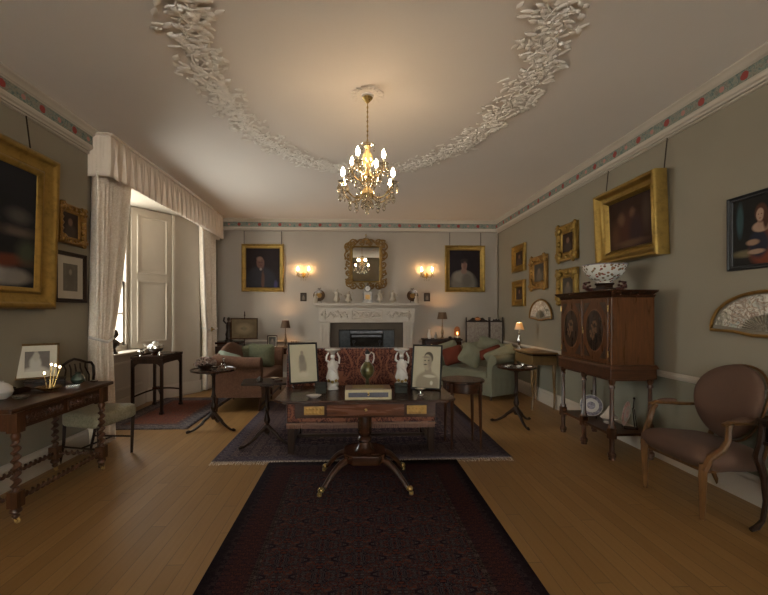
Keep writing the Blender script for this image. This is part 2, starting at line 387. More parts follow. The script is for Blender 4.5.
# cornice, painted frieze band, picture rail, skirting, dado rail: one run per wall
def run(name, prof, a, b, m, side, ext=0):
    """profile (distance off the wall, z) along the wall 'side' from a to b"""
    if side == 'right': fn = lambda p, t: (XR - p[0], t, p[1])
    elif side == 'left': fn = lambda p, t: (XL + p[0], t, p[1])
    elif side == 'back': fn = lambda p, t: (t, YB - p[0], p[1])
    q = MB(); n = len(prof); q.v = [fn(p, a) for p in prof] + [fn(p, b) for p in prof]
    q.f = [tuple(range(n)), tuple(range(2 * n - 1, n - 1, -1))] + [(i, i + n, (i + 1) % n + n, (i + 1) % n) for i in range(n)]
    o = q.build(name, m, smooth=25); struct(o); return o
TOP = [(0, 3.2), (.055, 3.2), (.06, 3.207), (.07, 3.212), (.075, 3.22), (.09, 3.235), (.11, 3.245), (.115, 3.256), (0, 3.256)]
LOW = [(0, 3.052), (.025, 3.052), (.03, 3.065), (.05, 3.073), (.058, 3.09), (.058, 3.105), (0, 3.105)]
RAIL = [(0, 3.025), (.012, 3.025), (.022, 3.03), (.022, 3.04), (.014, 3.045), (0, 3.045)]
SKIRT = [(0, 0), (.024, 0), (.024, .165), (.018, .175), (.016, .195), (.006, .207), (0, .207)]
DRAIL = [(0, .785), (.012, .79), (.018, .805), (.034, .81), (.036, .825), (.02, .835), (.012, .845), (0, .845)]
def frieze_mat(axis, period, n_off):
    t = NT('painted_rose_frieze'); co = t.coord(); x = t.n('ShaderNodeSeparateXYZ', {0: co}); u = x.outputs[axis]
    n = t.noise(co, 26, 3, .6, 1.2)
    c = t.ramp(n.outputs[0], [(.36, (.10, .15, .135)), (.46, (.17, .21, .18)), (.54, (.28, .265, .215)), (.62, (.17, .17, .135)), (.7, (.28, .17, .12))])
    def rose(off, r, cc, c0):
        f = t.math('SUBTRACT', t.math('FRACT', t.math('DIVIDE', t.math('ADD', u, off + n_off), period)), .5); f = t.math('MULTIPLY', f, period)
        dz = t.math('SUBTRACT', x.outputs[2], 3.153); d = t.math('SQRT', t.math('ADD', t.math('MULTIPLY', f, f), t.math('MULTIPLY', dz, dz)))
        d = t.math('ADD', d, t.math('MULTIPLY', t.math('SUBTRACT', n.outputs[0], .5), .02))
        return t.mix(t.math('LESS_THAN', d, r), c0, cc)
    c = rose(period / 2, .022, (.45, .20, .17), c); c = rose(0, .032, (.28, .035, .028), c)
    t.P(color=c, rough=.7); return t.m
FM = {'right': frieze_mat(1, .375, -.0625), 'left': frieze_mat(1, .40, .19), 'back': frieze_mat(0, .40, .10)}
k = 0
for side, segs in (('back', [(XL, XR)]), ('right', [(YF, YB)]), ('left', [(YF, 4.28), (7.86, YB)])):
    for a, b_ in segs:
        k += 1; run('trim_%d' % k, TOP, a, b_, WHITE, side); k += 1; run('trim_%d' % k, LOW, a, b_, WHITE, side)
        k += 1; run('trim_%d' % k, [(0, 3.1), (.05, 3.1), (.05, 3.203), (0, 3.203)], a, b_, FM[side], side)
        if side != 'back': k += 1; run('trim_%d' % k, RAIL, a, b_, WHITE, side)
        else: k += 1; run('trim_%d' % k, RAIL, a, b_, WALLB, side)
run('baseboard_right', SKIRT, YF, YB, WHITE, 'right'); run('baseboard_left', SKIRT, YF, 4.55, WHITE, 'left'); run('baseboard_left', SKIRT, 7.27, YB, WHITE, 'left')
run('baseboard_back', SKIRT, XL, -1.0, WHITE, 'back'); run('baseboard_back', SKIRT, 1.45, XR, WHITE, 'back')
run('trim_dado_right', DRAIL, YF, YB, WHITE, 'right'); run('trim_dado_back', DRAIL, XL, -.85, WALLB, 'back'); run('trim_dado_back', DRAIL, 1.3, XR, WALLB, 'back')
struct(MB().tube([(XR - .03, YB - .03, .2), (XR - .03, YB - .03, 3.0)], .018).build('trim_pipe', WALLB))

# ---------------------------------------------------------------- ceiling garland of plaster leaves
def garland():
    b = MB(); rnd = random.Random(3); cx, cy, ax, ay = .12, 3.35, 1.27, 1.93
    def leaf(x, y, z, a, L, Wd, cur, tilt):
        pts = []; n = 5; ca, sa = math.cos(a), math.sin(a)
        st = len(b.v)
        for i in range(n + 1):
            t = i / n; w = Wd * math.sin(PI * min(.98, t * .92 + .06)); dx = (t - .5) * L; up = -cur * 4 * t * (1 - t) - tilt * t
            for s in (-1, 0, 1):
                lx, ly = dx, s * w; lz = up - (0.006 if s == 0 else 0)
                b.v.append((x + lx * ca - ly * sa, y + lx * sa + ly * ca, z + lz))
            b.v.append((x + dx * ca, y + dx * sa, z + up + .004))
        for i in range(n):
            q = st + i * 4; r = q + 4
            for k in range(4): b.f.append((q + k, q + (k + 1) % 4, r + (k + 1) % 4, r + k)) if k < 2 else None
            b.f.append((q + 2, q + 3, r + 3, r + 2)); b.f.append((q + 3, q, r, r + 3))
        b.f.append((st, st + 1, st + 3)); b.f.append((st + 1, st + 2, st + 3))
    N = 2300
    for i in range(N):
        t = 2 * PI * i / N + rnd.uniform(-.02, .02); t_ = t; off = rnd.gauss(0, .09); off = max(-.19, min(.19, off)) + .03 * math.sin(t * 24)
        x = cx + (ax + off) * math.cos(t_); y = cy + (ay + off) * math.sin(t_)
        if y < .3: continue
        tang = math.atan2(ay * math.cos(t), -ax * math.sin(t)); a = tang + rnd.choice((-1, 1)) * rnd.uniform(.3, 1.5)
        leaf(x, y, H - rnd.uniform(.003, .011), a, rnd.uniform(.05, .10), rnd.uniform(.014, .026), rnd.uniform(.001, .006), rnd.uniform(-.002, .004))
    for ph in (0, 2.1, 4.2):
        pts = []
        for i in range(241):
            t = -.75 + (PI + 1.5) * i / 240; off = .06 * math.sin(t * 22 + ph)
            pts.append((cx + (ax + off) * math.cos(t), cy + (ay + off) * math.sin(t), H - .009 - .003 * math.sin(t * 40 + ph)))
        b.tube(pts, .006, 6)
    for i in range(120):
        t = -.6 + (PI + 1.2) * rnd.random(); off = rnd.uniform(-.09, .09)
        b.ball((cx + (ax + off) * math.cos(t), cy + (ay + off) * math.sin(t), H - .012), .018, .018, .010, 8, 5)
    o = b.build('ceiling_garland', PLASTER, smooth=50)
    tag(o, 'white plaster garland of leaves and ribbons in a large oval on the ceiling', 'ceiling moulding')
garland()
def ceiling_rose():
    b = MB(); rnd = random.Random(5); cx, cy = .105, 3.42
    for k in range(16):
        a = 2 * PI * k / 16
        for q in range(2):
            L = .105 - .035 * q; st = len(b.v); n = 6; aa = a + q * PI / 16
            for i in range(n + 1):
                t = i / n; r = .035 + L * t; w = .020 * math.sin(PI * min(.97, t * .85 + .12)) + .002; z = H - .004 - .006 * math.sin(PI * t) - .012 * q * (1 - t) - (.02 * t * t)
                for s in (-1, 0, 1): b.v.append((cx + r * math.cos(aa) - s * w * math.sin(aa), cy + r * math.sin(aa) + s * w * math.cos(aa), z - (.006 if s == 0 else 0)))
                b.v.append((cx + r * math.cos(aa), cy + r * math.sin(aa), z + .006))
            for i in range(n):
                g = st + i * 4; h = g + 4
                for s, e in ((0, 1), (1, 2), (2, 3), (3, 0)): b.f.append((g + s, g + e, h + e, h + s))
    b.lathe([(.001, H - .03), (.05, H - .03), (.06, H - .012), (.06, H)], (cx, cy, 0), 20)
    tag(b.build('ceiling_rose', CEIL, smooth=50), 'small white plaster leaf rosette on the ceiling above the chandelier', 'ceiling rose')
ceiling_rose()

# ---------------------------------------------------------------- curtains and pelmet
CURT = m_fabric('cream_damask', (.72, .61, .49), (.80, .70, .58), 16, .75, .3, 'damask'); LIN = m_fabric('curtain_lining', (.72, .66, .60), None, 30)
PELM = m_fabric('pelmet_silk', (.70, .58, .47), (.75, .63, .52), 30, .6)
def curtain(name, ya, yb, tie_lo, tie_hi, ztie, folds, label, lin=False):
    t = thing(name, label, 'curtain', (XL + .07, (ya + yb) / 2, 0)); oy = (ya + yb) / 2
    def edge(z):
        if z > ztie: k = ((z - ztie) / (2.86 - ztie)); k = min(1, k) ** .7; return tie_lo + (ya - tie_lo) * k, tie_hi + (yb - tie_hi) * k
        k = min(1, (ztie - z) / .7); return tie_lo - .0 * k, tie_hi + .05 * k
    def fn(th):
        def f(u, v):
            z = .02 + 3.0 * v; a, b = edge(z); y = a + (b - a) * u
            amp = .045 + .015 * (1 - v); ph = u * folds * 2 * PI
            return (amp * math.sin(ph) + .012 * math.sin(ph * 2.3 + 1) + th, y - oy + .012 * math.cos(ph), z)
        return f
    b = MB(); b.grid(fn(0), folds * 12, 40); b.build('drape', CURT, t, smooth=80).modifiers.new('thickness', 'SOLIDIFY').thickness = .004
    if lin:
        def g(u, v):
            z = .03 + 2.78 * v; a, b = edge(z); return (.05 + .012 * math.sin(u * 12), a - oy - .05 + .10 * u + (.03 if abs(z - ztie) < .2 else 0) * u, z)
        q = MB().grid(g, 12, 30).build('lining', LIN, t, smooth=80); q.modifiers.new('thickness', 'SOLIDIFY').thickness = .003
    a, b2 = tie_lo - oy, tie_hi - oy
    b = MB(); b.tube([(-.03, b2 + .02, ztie + .03), (.06, b2 - .01, ztie), (.075, (a + b2) / 2, ztie - .03), (.06, a + .01, ztie), (-.03, a - .02, ztie + .03)], .014, 8); b.build('tieback', LIN, t)
    return t
curtain('curtain', 4.27, 4.92, 4.25, 4.50, 1.12, 9, 'long cream damask curtain nearest the camera, left of the window')
curtain('curtain', 7.12, 7.8, 7.3, 7.8, 1.1, 6, 'cream curtain with a pale lining at the far end of the window wall', lin=True)
o = MB().lathe([(.002, 0), (.03, .003), (.045, .012), (.03, .022), (.012, .03), (.012, .06), (.002, .065)], seg=16).build('holdback', BRASS, None, (XL + .17, 7.36, 1.1), (0, PI / 2, 0))
tag(o, 'small brass holdback boss on the far curtain', 'curtain holdback')
def bust():
    t = thing('bronze_bust', 'dark bronze bust standing on the window sill beside the near curtain', 'bust', (-3.26, 5.62, .84))
    MB().lathe([(.055, 0), (.055, .02), (.03, .035), (.025, .07), (.04, .08)], seg=16).build('socle', BRONZE, t)
    b = MB(); b.lathe([(.04, .08), (.085, .11), (.095, .15), (.06, .18), (.032, .195), (.03, .22)], seg=16, sx=.7); b.ball((0.01, 0, .27), .052, .045, .065); b.ball((.06, 0, .265), .012, .01, .014); b.ball((-.02, 0, .32), .04, .04, .03)
    b.build('figure', BRONZE, t)
bust()
def pelmet():
    t = thing('pelmet', 'gathered cream silk pelmet with a pleated hem running above the window', 'pelmet', (XL, 4.28, 0))
    P = .22; y1 = 3.58; path = [(0.0, 0), (P, 0), (P, y1), (0, y1)]; L = P + y1 + P
    def pos(s):
        if s < P: return (s, 0), (0, -1)
        if s < P + y1: return (P, s - P), (1, 0)
        return (P - (s - P - y1), y1), (0, 1)
    def f(u, v):
        s = u * L * .9999; (x, y), (nx, ny) = pos(s); ph = s / .155; fr = ph - math.floor(ph)
        k = (1 - v); ga = .006 * math.sin(s * 150) + .004 * math.sin(s * 93)
        pl = (.055 * (1 - fr) ** 2 - .018) * k + ga * (v * .6 + .2) + .02 * math.sin(PI * v) * .3
        if s < .05 or s > L - .05: pl *= .2
        z = 2.815 - .03 * (1 - fr) + v * (3.235 - 2.80)
        if s < P: z = 2.80 + v * .43; pl *= .3
        return (x + nx * pl, y + ny * pl, z)
    b = MB().grid(f, 560, 12); b.build('pleated_valance', PELM, t, smooth=50).modifiers.new('thickness', 'SOLIDIFY').thickness = .005
    def tr(u, v):
        s = u * L * .9999; (x, y), (nx, ny) = pos(s); a = v * 2 * PI; r = .012
        return (x + nx * (.012 + r * math.cos(a)), y + ny * (.012 + r * math.cos(a)), 3.235 + r * math.sin(a))
    MB().grid(tr, 300, 8, cv=True).build('heading_cord', CURT, t)
    MB().box(0, P - .015, .015, y1 - .015, 3.235, 3.255).build('pelmet_board', WHITE, t, smooth=0)
pelmet()
# ---------------------------------------------------------------- rugs
def rug(name, x0, x1, y0, y1, m, label, fringe=None, z=.0):
    w, l = x1 - x0, y1 - y0; t = thing(name, label, 'rug', ((x0 + x1) / 2, (y0 + y1) / 2, z))
    rnd = random.Random(int(w * 100))
    def f(u, v): return ((u - .5) * w, (v - .5) * l, .009 + .0015 * math.sin(u * 17) * math.sin(v * 13))
    b = MB().grid(f, 24, 36); o = b.build('pile', m, t, smooth=60); o.modifiers.new('thickness', 'SOLIDIFY').thickness = .009
    if fringe:
        q = MB()
        for s in (-1, 1):
            if s == 1 and fringe == 'near': continue
            for i in range(int(w / .012)):
                x = -w / 2 + .006 + i * .012; y = s * l / 2
                q.tube([(x, y - s * .01, .008), (x + rnd.uniform(-.006, .006), y + s * .03, .008), (x + rnd.uniform(-.014, .014), y + s * rnd.uniform(.05, .075), .003)], .0028, 4)
        q.build('fringe', FRINGE, t, smooth=60)
    return t
FRINGE = m_plain('rug_fringe', (.60, .52, .42), .9, 0, .15, 30)
MR1 = m_rug('long_rug_wool', 1.76, 5.3, [(0, (.016, .010, .014), (.026, .018, .02)), (.05, (.045, .030, .03), (.016, .010, .014)), (.09, (.024, .012, .017), (.075, .028, .02)), (.25, (.07, .05, .042), (.02, .012, .012)), (.28, (0, 0, 0), (0, 0, 0))],
            (.020, .011, .017), (.125, .036, .020), (.08, .068, .066), 12)
MR2 = m_rug('large_rug_wool', 2.85, 2.6, [(0, (.10, .08, .09), (.05, .035, .05)), (.06, (.045, .037, .06), (.14, .11, .11)), (.14, (.05, .034, .042), (.17, .12, .11)), (.42, (.13, .10, .10), (.05, .04, .05)), (.48, (0, 0, 0), (0, 0, 0))],
            (.042, .028, .036), (.24, .16, .14), (.022, .016, .032), 9)
MR3 = m_rug('window_rug_wool', 1.07, 1.8, [(0, (.13, .12, .12), (.04, .045, .06)), (.05, (.20, .18, .17), (.06, .07, .09)), (.17, (.05, .055, .075), (.15, .10, .09)), (.22, (.20, .10, .07), (.10, .05, .04)), (.25, (0, 0, 0), (0, 0, 0))],
            (.22, .075, .045), (.15, .09, .07), (.10, .05, .05), 8)
rug('patterned_rug', -.8, .96, -1.5, 3.8, MR1, 'long dark red and navy patterned runner rug in the foreground')
rug('patterned_rug', -1.34, 1.51, 3.83, 6.43, MR2, 'large purple and cream patterned rug with a pale fringe under the red settee', 'near')
rug('patterned_rug', -3.08, -2.01, 4.95, 6.75, MR3, 'small rug with a rust red field and grey border under the window table')

# ---------------------------------------------------------------- centre table
def cabriole(b, a, r0, r1, z0, z1, w0=.02, w1=.012, foot=.02, n=14, seg=8, scroll=True):
    # sweeping tripod leg from the pillar down and out to a pad foot
    pts, rs = [], []
    for i in range(n + 1):
        t = i / n; r = r0 + (r1 - r0) * (t ** 1.05) ; z = z0 + (z1 - z0) * (1 - (1 - t) ** 1.7) + .025 * math.sin(PI * t) * (1 if t < .5 else .6)
        pts.append((r * math.cos(a), r * math.sin(a), z)); rs.append(w0 + (w1 - w0) * t)
    pts.append(((r1 + .03) * math.cos(a), (r1 + .03) * math.sin(a), z1 + .002)); rs.append(foot)
    pts.append(((r1 + .055) * math.cos(a), (r1 + .055) * math.sin(a), z1 - .003)); rs.append(foot * .6)
    b.tube(pts, rs, seg); return b
def centre_table():
    t = thing('pedestal_table', 'mahogany sofa table with clipped corners and brass plaques, on a four legged pedestal', 'table', (.08, 3.33, .01))
    def top(w, d, c): return [(-w, -d + c), (-w + c, -d), (w - c, -d), (w, -d + c), (w, d - c), (w - c, d), (-w + c, d), (-w, d - c)]
    b = MB(); b.prism(top(.69, .325, .07), .715, .735, lambda p: (p[0], p[2], p[1])); b.build('tabletop', MAHOG, t, smooth=0, bevel=.006)
    b = MB(); b.prism(top(.67, .305, .07), .708, .715, lambda p: (p[0], p[2], p[1])); b.build('top_moulding', MAHOGZ, t, smooth=0)
    b = MB().box(-.53, .53, -.29, .29, .60, .708); b.build('apron', MAHOG, t, smooth=0, bevel=.004)
    for x in (-.385, .385):
        q = MB().box(x - .075, x + .075, -.297, -.29, .625, .69).build('brass_plaque', GILTD, t, smooth=0, bevel=.003); q['label'] = 'pierced brass plaque'
        q2 = MB()
        for i in range(5):
            for j in range(2): q2.lathe([(.009, 0), (.011, .003), (.002, .006)], (0, 0, 0), 8); st = len(q2.v) - 24; q2.v[st:] = [(x - .052 + i * .026 + vx, -.297 - vz, .642 + j * .03 + vy) for vx, vy, vz in q2.v[st:]]
        q2.build('rosettes', GILTD, q)
    d = MB().box(-.29, .29, -.296, -.29, .615, .70).build('drawer', m_wood('flame_mahogany', (.07, .022, .008), (.22, .065, .022), .22), t, smooth=0, bevel=.003)
    MB().ball((0, -.305, .66), .012).build('knob', BRASS, d)
    b = MB().lathe([(.10, .60), (.07, .585), (.05, .565), (.053, .55), (.056, .47), (.054, .40), (.045, .38), (.055, .365), (.06, .35), (.05, .33), (.06, .3), (.075, .28), (.095, .265)], seg=28, wob=lambda a, z: 1 + (.04 * math.cos(14 * a) if .38 < z < .56 else 0))
    b.build('pedestal', MAHOG, t)
    b = MB()
    b.prism([(-.17, -.10), (-.10, -.17), (.10, -.17), (.17, -.10), (.17, .10), (.10, .17), (-.10, .17), (-.17, .10)], .19, .265, lambda p: (p[0], p[2], p[1])); b.build('platform', MAHOG, t, smooth=0, bevel=.01)
    for sx in (-1, 1):
        for sy in (-1, 1):
            a = math.atan2(sy * .20, sx * .28); pts, rs = [], []
            for i in range(13):
                u = i / 12; r = .13 + .27 * u; z = .215 - .175 * u ** 1.25 + .035 * math.sin(PI * u) - (.0 if u < .9 else 0); pts.append((r * math.cos(a), r * math.sin(a), max(.045, z))); rs.append(.032 - .014 * u)
            l = MB().tube(pts, rs, 8).build('leg', MAHOGZ, t)
            q = MB(); q.ball((.415 * math.cos(a), .415 * math.sin(a), .042), .026, .026, .022); q.lathe([(.006, -.001), (.017, .0), (.017, .022), (.006, .022)], (.43 * math.cos(a), .43 * math.sin(a), 0), 12)
            c = q.build('castor', BRASS, l)
centre_table()
ZT = .746   # height of the centre table top

def easel_frame(name, label, loc, w, h, m_pic, m_fr, rz, lean, fw=.014, mat=None, lift=0, m_back=None):
    # free-standing photograph frame: its foot at loc, leaning back, with a strut
    t = thing(name, label, 'picture', loc, rz)
    R = M4((0, 0, lift), (-lean, 0, 0))
    b = MB().frame(w, h, [(0, 0), (0, .012), (fw * .4, .016), (fw, .008), (fw, 0)], 0, 0, h / 2); b.xf(R); b.build('frame', m_fr, t, smooth=30)
    MB().box(-w / 2 + fw, w / 2 - fw, -.004, .003, fw, h - fw).xf(R).build('photograph', m_pic, t, smooth=0)
    if mat:
        b = MB().frame(w - 2 * fw, h - 2 * fw, [(0, .006), (mat, .006), (mat, .002)], 0, 0, h / 2).xf(R); b.build('mount', MOUNT, t, smooth=0)
    q = MB().box(-w / 2 + .004, w / 2 - .004, .003, .008, .004, h - .004); q.xf(R); q.build('backboard', DARKW, t, smooth=0)
    MB().tube([(0, math.sin(lean) * h * .7 + .008, lift + math.cos(lean) * h * .7), (0, math.sin(lean) * h * .7 + .07, .004)], .005, 6).build('strut', DARKW, t)
    if lift:
        b = MB()
        for s in (-1, 1): b.tube([(s * w * .36, -.012, lift + .004), (s * w * .36, -.02, .004)], .006, 6); b.tube([(s * w * .36, -.02, .005), (s * w * .36, .05, .005)], .004, 6)
        b.build('easel_foot', DARKW, t)
    return t
MOUNT = m_plain('mount_board', (.44, .39, .31), .85, 0, .03, 10)
PH1 = m_paint('faded_standing_figure', (.44, .385, .27), [(.47, .42, .15, .25, (.22, .185, .14), .25), (.45, .62, .10, .13, (.17, .145, .115), .3), (.46, .77, .06, .055, (.24, .2, .15), .3), (.5, .2, .2, .08, (.45, .39, .29), .4)], .35, (.39, .345, .25))
PH2 = m_paint('uniformed_man_photo', (.42, .37, .265), [(.54, .10, .44, .30, (.25, .21, .15), .1), (.56, .40, .13, .12, (.24, .2, .15), .12), (.56, .72, .17, .15, (.07, .058, .042), .08), (.52, .615, .155, .19, (.34, .29, .21), .08), (.61, .60, .07, .14, (.24, .2, .15), .5), (.48, .735, .14, .02, (.22, .18, .14), .4), (.45, .555, .065, .016, (.08, .07, .05), .3), (.43, .655, .035, .014, (.07, .06, .045), .3), (.56, .655, .035, .014, (.09, .075, .055), .3), (.62, .28, .22, .035, (.45, .4, .31), .25), (.70, .12, .05, .05, (.5, .45, .36), .3)], .35, (.38, .33, .24), wob=.02)
easel_frame('photo_frame', 'black framed faded picture of a standing figure, left on the centre table', (-.445, 3.58, ZT), .262, .36, PH1, BLACK, math.radians(20), math.radians(13), lift=.03)
easel_frame('photo_frame', 'black framed photograph of a man in uniform, right on the centre table', (.60, 3.42, ZT), .26, .385, PH2, BLACK, math.radians(-20), math.radians(16))
def candlestick(x, y, label, sgn):
    t = thing('figural_candlestick', label, 'candlestick', (x, y, ZT))
    MB().lathe([(.05, 0), (.052, .01), (.046, .02), (.05, .035), (.055, .05), (.045, .062), (.036, .072), (.042, .085)], seg=24, sx=1, sy=.85).build('base', PORC, t)
    q = MB(); q.ball((-.03, -.03, .078), .014); q.ball((.03, -.03, .078), .014); q.ball((0, -.042, .07), .014); q.build('gilt_shells', GILT, t)
    b = MB()
    b.lathe([(.036, .08), (.042, .10), (.034, .14), (.030, .17), (.036, .20), (.03, .225), (.016, .243), (.013, .255)], seg=20, wob=lambda a, z: 1 + .10 * math.sin(5 * a + z * 40))
    b.xf(M4(s=(1.3, 1.2, 1))); b.ball((0, -.002, .275), .019, .019, .023); b.ball((0, .008, .285), .02, .018, .018)
    b.tube([(-.03, 0, .232), (-.055, -.012, .25), (-.05, -.01, .285), (-.034, 0, .312)], [.011, .009, .008, .007], 8)
    b.tube([(.03, 0, .232), (.054, -.02, .225), (.058, -.02, .27), (.038, -.005, .312)], [.011, .009, .008, .007], 8)
    b.tube([(-.02, -.03, .20), (.02, -.036, .17), (.038, -.02, .13), (.03, .01, .1)], [.008, .012, .012, .006], 8)
    b.build('figure', PORC, t, smooth=60)
    MB().lathe([(.012, .29), (.02, .305), (.03, .318), (.05, .326), (.064, .335), (.062, .346), (.05, .35), (.03, .347), (.02, .34)], seg=24, wob=lambda a, z: 1 + .04 * math.cos(8 * a)).build('capital', PORC, t)
candlestick(-.19, 3.46, 'white porcelain figure candlestick, left of the jug on the centre table', -1)
candlestick(.40, 3.46, 'white porcelain figure candlestick, right of the jug on the centre table', 1)
def small_box(x, y, w, d, h, label, m, rz=0):
    t = thing('small_box', label, 'box', (x, y, ZT), rz)
    MB().box(-w / 2, w / 2, -d / 2, d / 2, 0, h * .7).build('body', m, t, smooth=0, bevel=.003); MB().box(-w / 2 - .002, w / 2 + .002, -d / 2 - .002, d / 2 + .002, h * .72, h).build('lid', m, t, smooth=0, bevel=.004)
SHAG = m_plain('dark_green_leather', (.015, .015, .010), .85, 0, .3, 30)
small_box(-.275, 3.31, .085, .06, .085, 'dark green lidded box beside the left candlestick', SHAG)
small_box(.375, 3.30, .10, .06, .075, 'dark lidded box in front of the right candlestick', SHAG)
def jug():
    t = thing('enamelled_jug', 'round bellied green and gold jug with a white handle on the centre table', 'jug', (.105, 3.46, ZT))
    G = m_plain('green_gold_enamel', (.085, .075, .028), .3, .35, .5, 40)
    MB().box(-.04, .04, -.04, .04, 0, .022).build('plinth', BLACK, t, smooth=0, bevel=.003)
    MB().lathe([(.028, .022), (.03, .03), (.015, .045), (.013, .085), (.02, .095), (.046, .115), (.060, .152), (.055, .19), (.036, .218), (.019, .235)], seg=24).build('belly', G, t)
    MB().lathe([(.019, .235), (.021, .243), (.015, .25), (.014, .285), (.02, .30)], seg=20).build('neck', PORC, t)
    MB().lathe([(.02, .30), (.023, .31), (.015, .325), (.004, .335)], seg=16).build('stopper', BLACK, t)
    MB().tube([(.014, 0, .29), (.035, 0, .315), (.055, 0, .30), (.058, 0, .26), (.046, 0, .22)], .006, 8).build('handle', PORC, t)
jug()
def casket():
    t = thing('inlaid_box', 'flat cream edged box with a dark inlaid front at the front of the centre table', 'box', (.10, 3.13, ZT))
    CREAM = m_plain('ivory_inlay', (.38, .31, .17), .4, 0, .08, 20)
    MB().box(-.175, .175, -.10, .10, 0, .075).build('body', CREAM, t, smooth=0, bevel=.003)
    MB().box(-.15, .15, -.103, -.10, .02, .055).build('front_inlay', m_plain('blue_black_inlay', (.035, .03, .045), .35, 0, .5, 60), t, smooth=0)
    q = MB(); q.box(-.17, .17, -.095, .095, .075, .079); q.build('lid', m_plain('red_brown_lid', (.10, .045, .025), .35, 0, .4, 50), t, smooth=0)
    q = MB(); q.box(-.12, .12, -.07, .07, .079, .082); q.build('lid_inlay', m_plain('gold_lid_inlay', (.22, .15, .05), .4, .2, .5, 60), t, smooth=0)
    MB().box(-.006, .006, -.106, -.103, .03, .06).build('clasp', BRASS, t, smooth=0)
casket()
o = MB().lathe([(.02, 0), (.035, .004), (.055, .018), (.06, .022), (.055, .022), (.034, .01), (.001, .008)], seg=24, sy=.7).build('small_dish', PORC, None, (-.315, 3.12, ZT), None); tag(o, 'small oval white dish at the left front of the centre table', 'dish')
t = thing('silver_dish', 'small footed silver dish below the photograph of the uniformed man', 'dish', (.52, 3.20, ZT))
MB().lathe([(.03, 0), (.028, .005), (.01, .012), (.008, .028)], seg=20).build('foot', SILVER, t); MB().lathe([(.008, .028), (.03, .033), (.042, .046), (.044, .05), (.04, .05), (.028, .038), (.001, .036)], seg=24).build('bowl', SILVER, t)

# ---------------------------------------------------------------- red settee with its back to the camera
def damask_big(name, c, c2, s):
    t = NT(name); co = t.coord(); x = t.n('ShaderNodeSeparateXYZ', {0: co}); n = t.noise(co, 18, 3, .6, 1.5)
    mt = mirror_tile(t, .26, .40, t.math('ADD', x.outputs[0], 5.0), t.math('ADD', x.outputs[2], 5.0), 34, 1.3)
    fx = t.math('ABSOLUTE', t.math('SUBTRACT', t.math('FRACT', t.math('DIVIDE', t.math('ADD', x.outputs[0], 5.0), .29)), .5))
    fz = t.math('SUBTRACT', t.math('FRACT', t.math('DIVIDE', t.math('ADD', x.outputs[2], 5.0), .46)), .5)
    q = t.math('ADD', t.math('MULTIPLY', t.math('SINE', t.math('MULTIPLY', fz, 6.2832)), .16), .25)
    d = t.math('ABSOLUTE', t.math('SUBTRACT', fx, q)); band = t.math('LESS_THAN', t.math('ADD', d, t.math('MULTIPLY', t.math('SUBTRACT', n.outputs[0], .5), .22)), .028)
    fl = t.math('LESS_THAN', t.math('ADD', t.math('SQRT', t.math('ADD', t.math('POWER', t.math('MULTIPLY', fx, .29), 2.0), t.math('POWER', t.math('MULTIPLY', fz, .4), 2.0))), t.math('MULTIPLY', t.math('SUBTRACT', n.outputs[0], .5), .25)), .06)
    tex = t.math('GREATER_THAN', t.noise(co, 42, 2, .5, 2).outputs[0], .56)
    m = t.math('MAXIMUM', t.math('MAXIMUM', band, fl), t.math('MULTIPLY', t.math('MULTIPLY', t.math('GREATER_THAN', mt, .47), t.math('LESS_THAN', mt, .56)), .9))
    t.P(color=t.mix(m, c, c2), rough=.75, sheen=.25, spec=.25); t.bump(n.outputs[0], .003, .4); return t.m
REDD = damask_big('red_damask', (.045, .004, .004), (.22, .082, .046), 1)
def red_settee():
    t = thing('settee', 'red damask settee with a high square back and fringed hem behind the centre table', 'settee', (.065, 3.98, .018))
    def pad(x0, x1, y0, y1, z0, z1, name, m, par=t): return MB().box(x0, x1, y0, y1, z0, z1).build(name, m, par, smooth=60, bevel=.02)
    pad(-.735, .735, 0, .10, .30, 1.03, 'backrest', REDD)
    pad(-.735, .735, .02, .60, .28, .46, 'seat', REDD); pad(-.65, .65, .11, .62, .46, .54, 'seat_cushion', REDD)
    q = MB(); rnd = random.Random(2)
    q.box(-.735, .735, -.006, .0, .285, .30)
    for i in range(146): x = -.73 + i * .01; q.tube([(x, -.004, .288), (x + rnd.uniform(-.002, .002), -.006, .248)], .0034, 4)
    q.build('fringe', m_fabric('settee_fringe', (.42, .26, .18), (.30, .14, .10), 50), t)
    for x in (-.69, .69):
        for y in (.04, .56): MB().box(x - .035, x + .035, y - .035, y + .035, 0, .3, .004, .004).build('leg', DARKW, t, smooth=0, bevel=.004)
        MB().box(x - .018, x + .018, .07, .53, .07, .11).build('stretcher', DARKW, t, smooth=0)
    MB().box(-.67, .67, .28, .32, .075, .105).build('stretcher', DARKW, t, smooth=0)
red_settee()

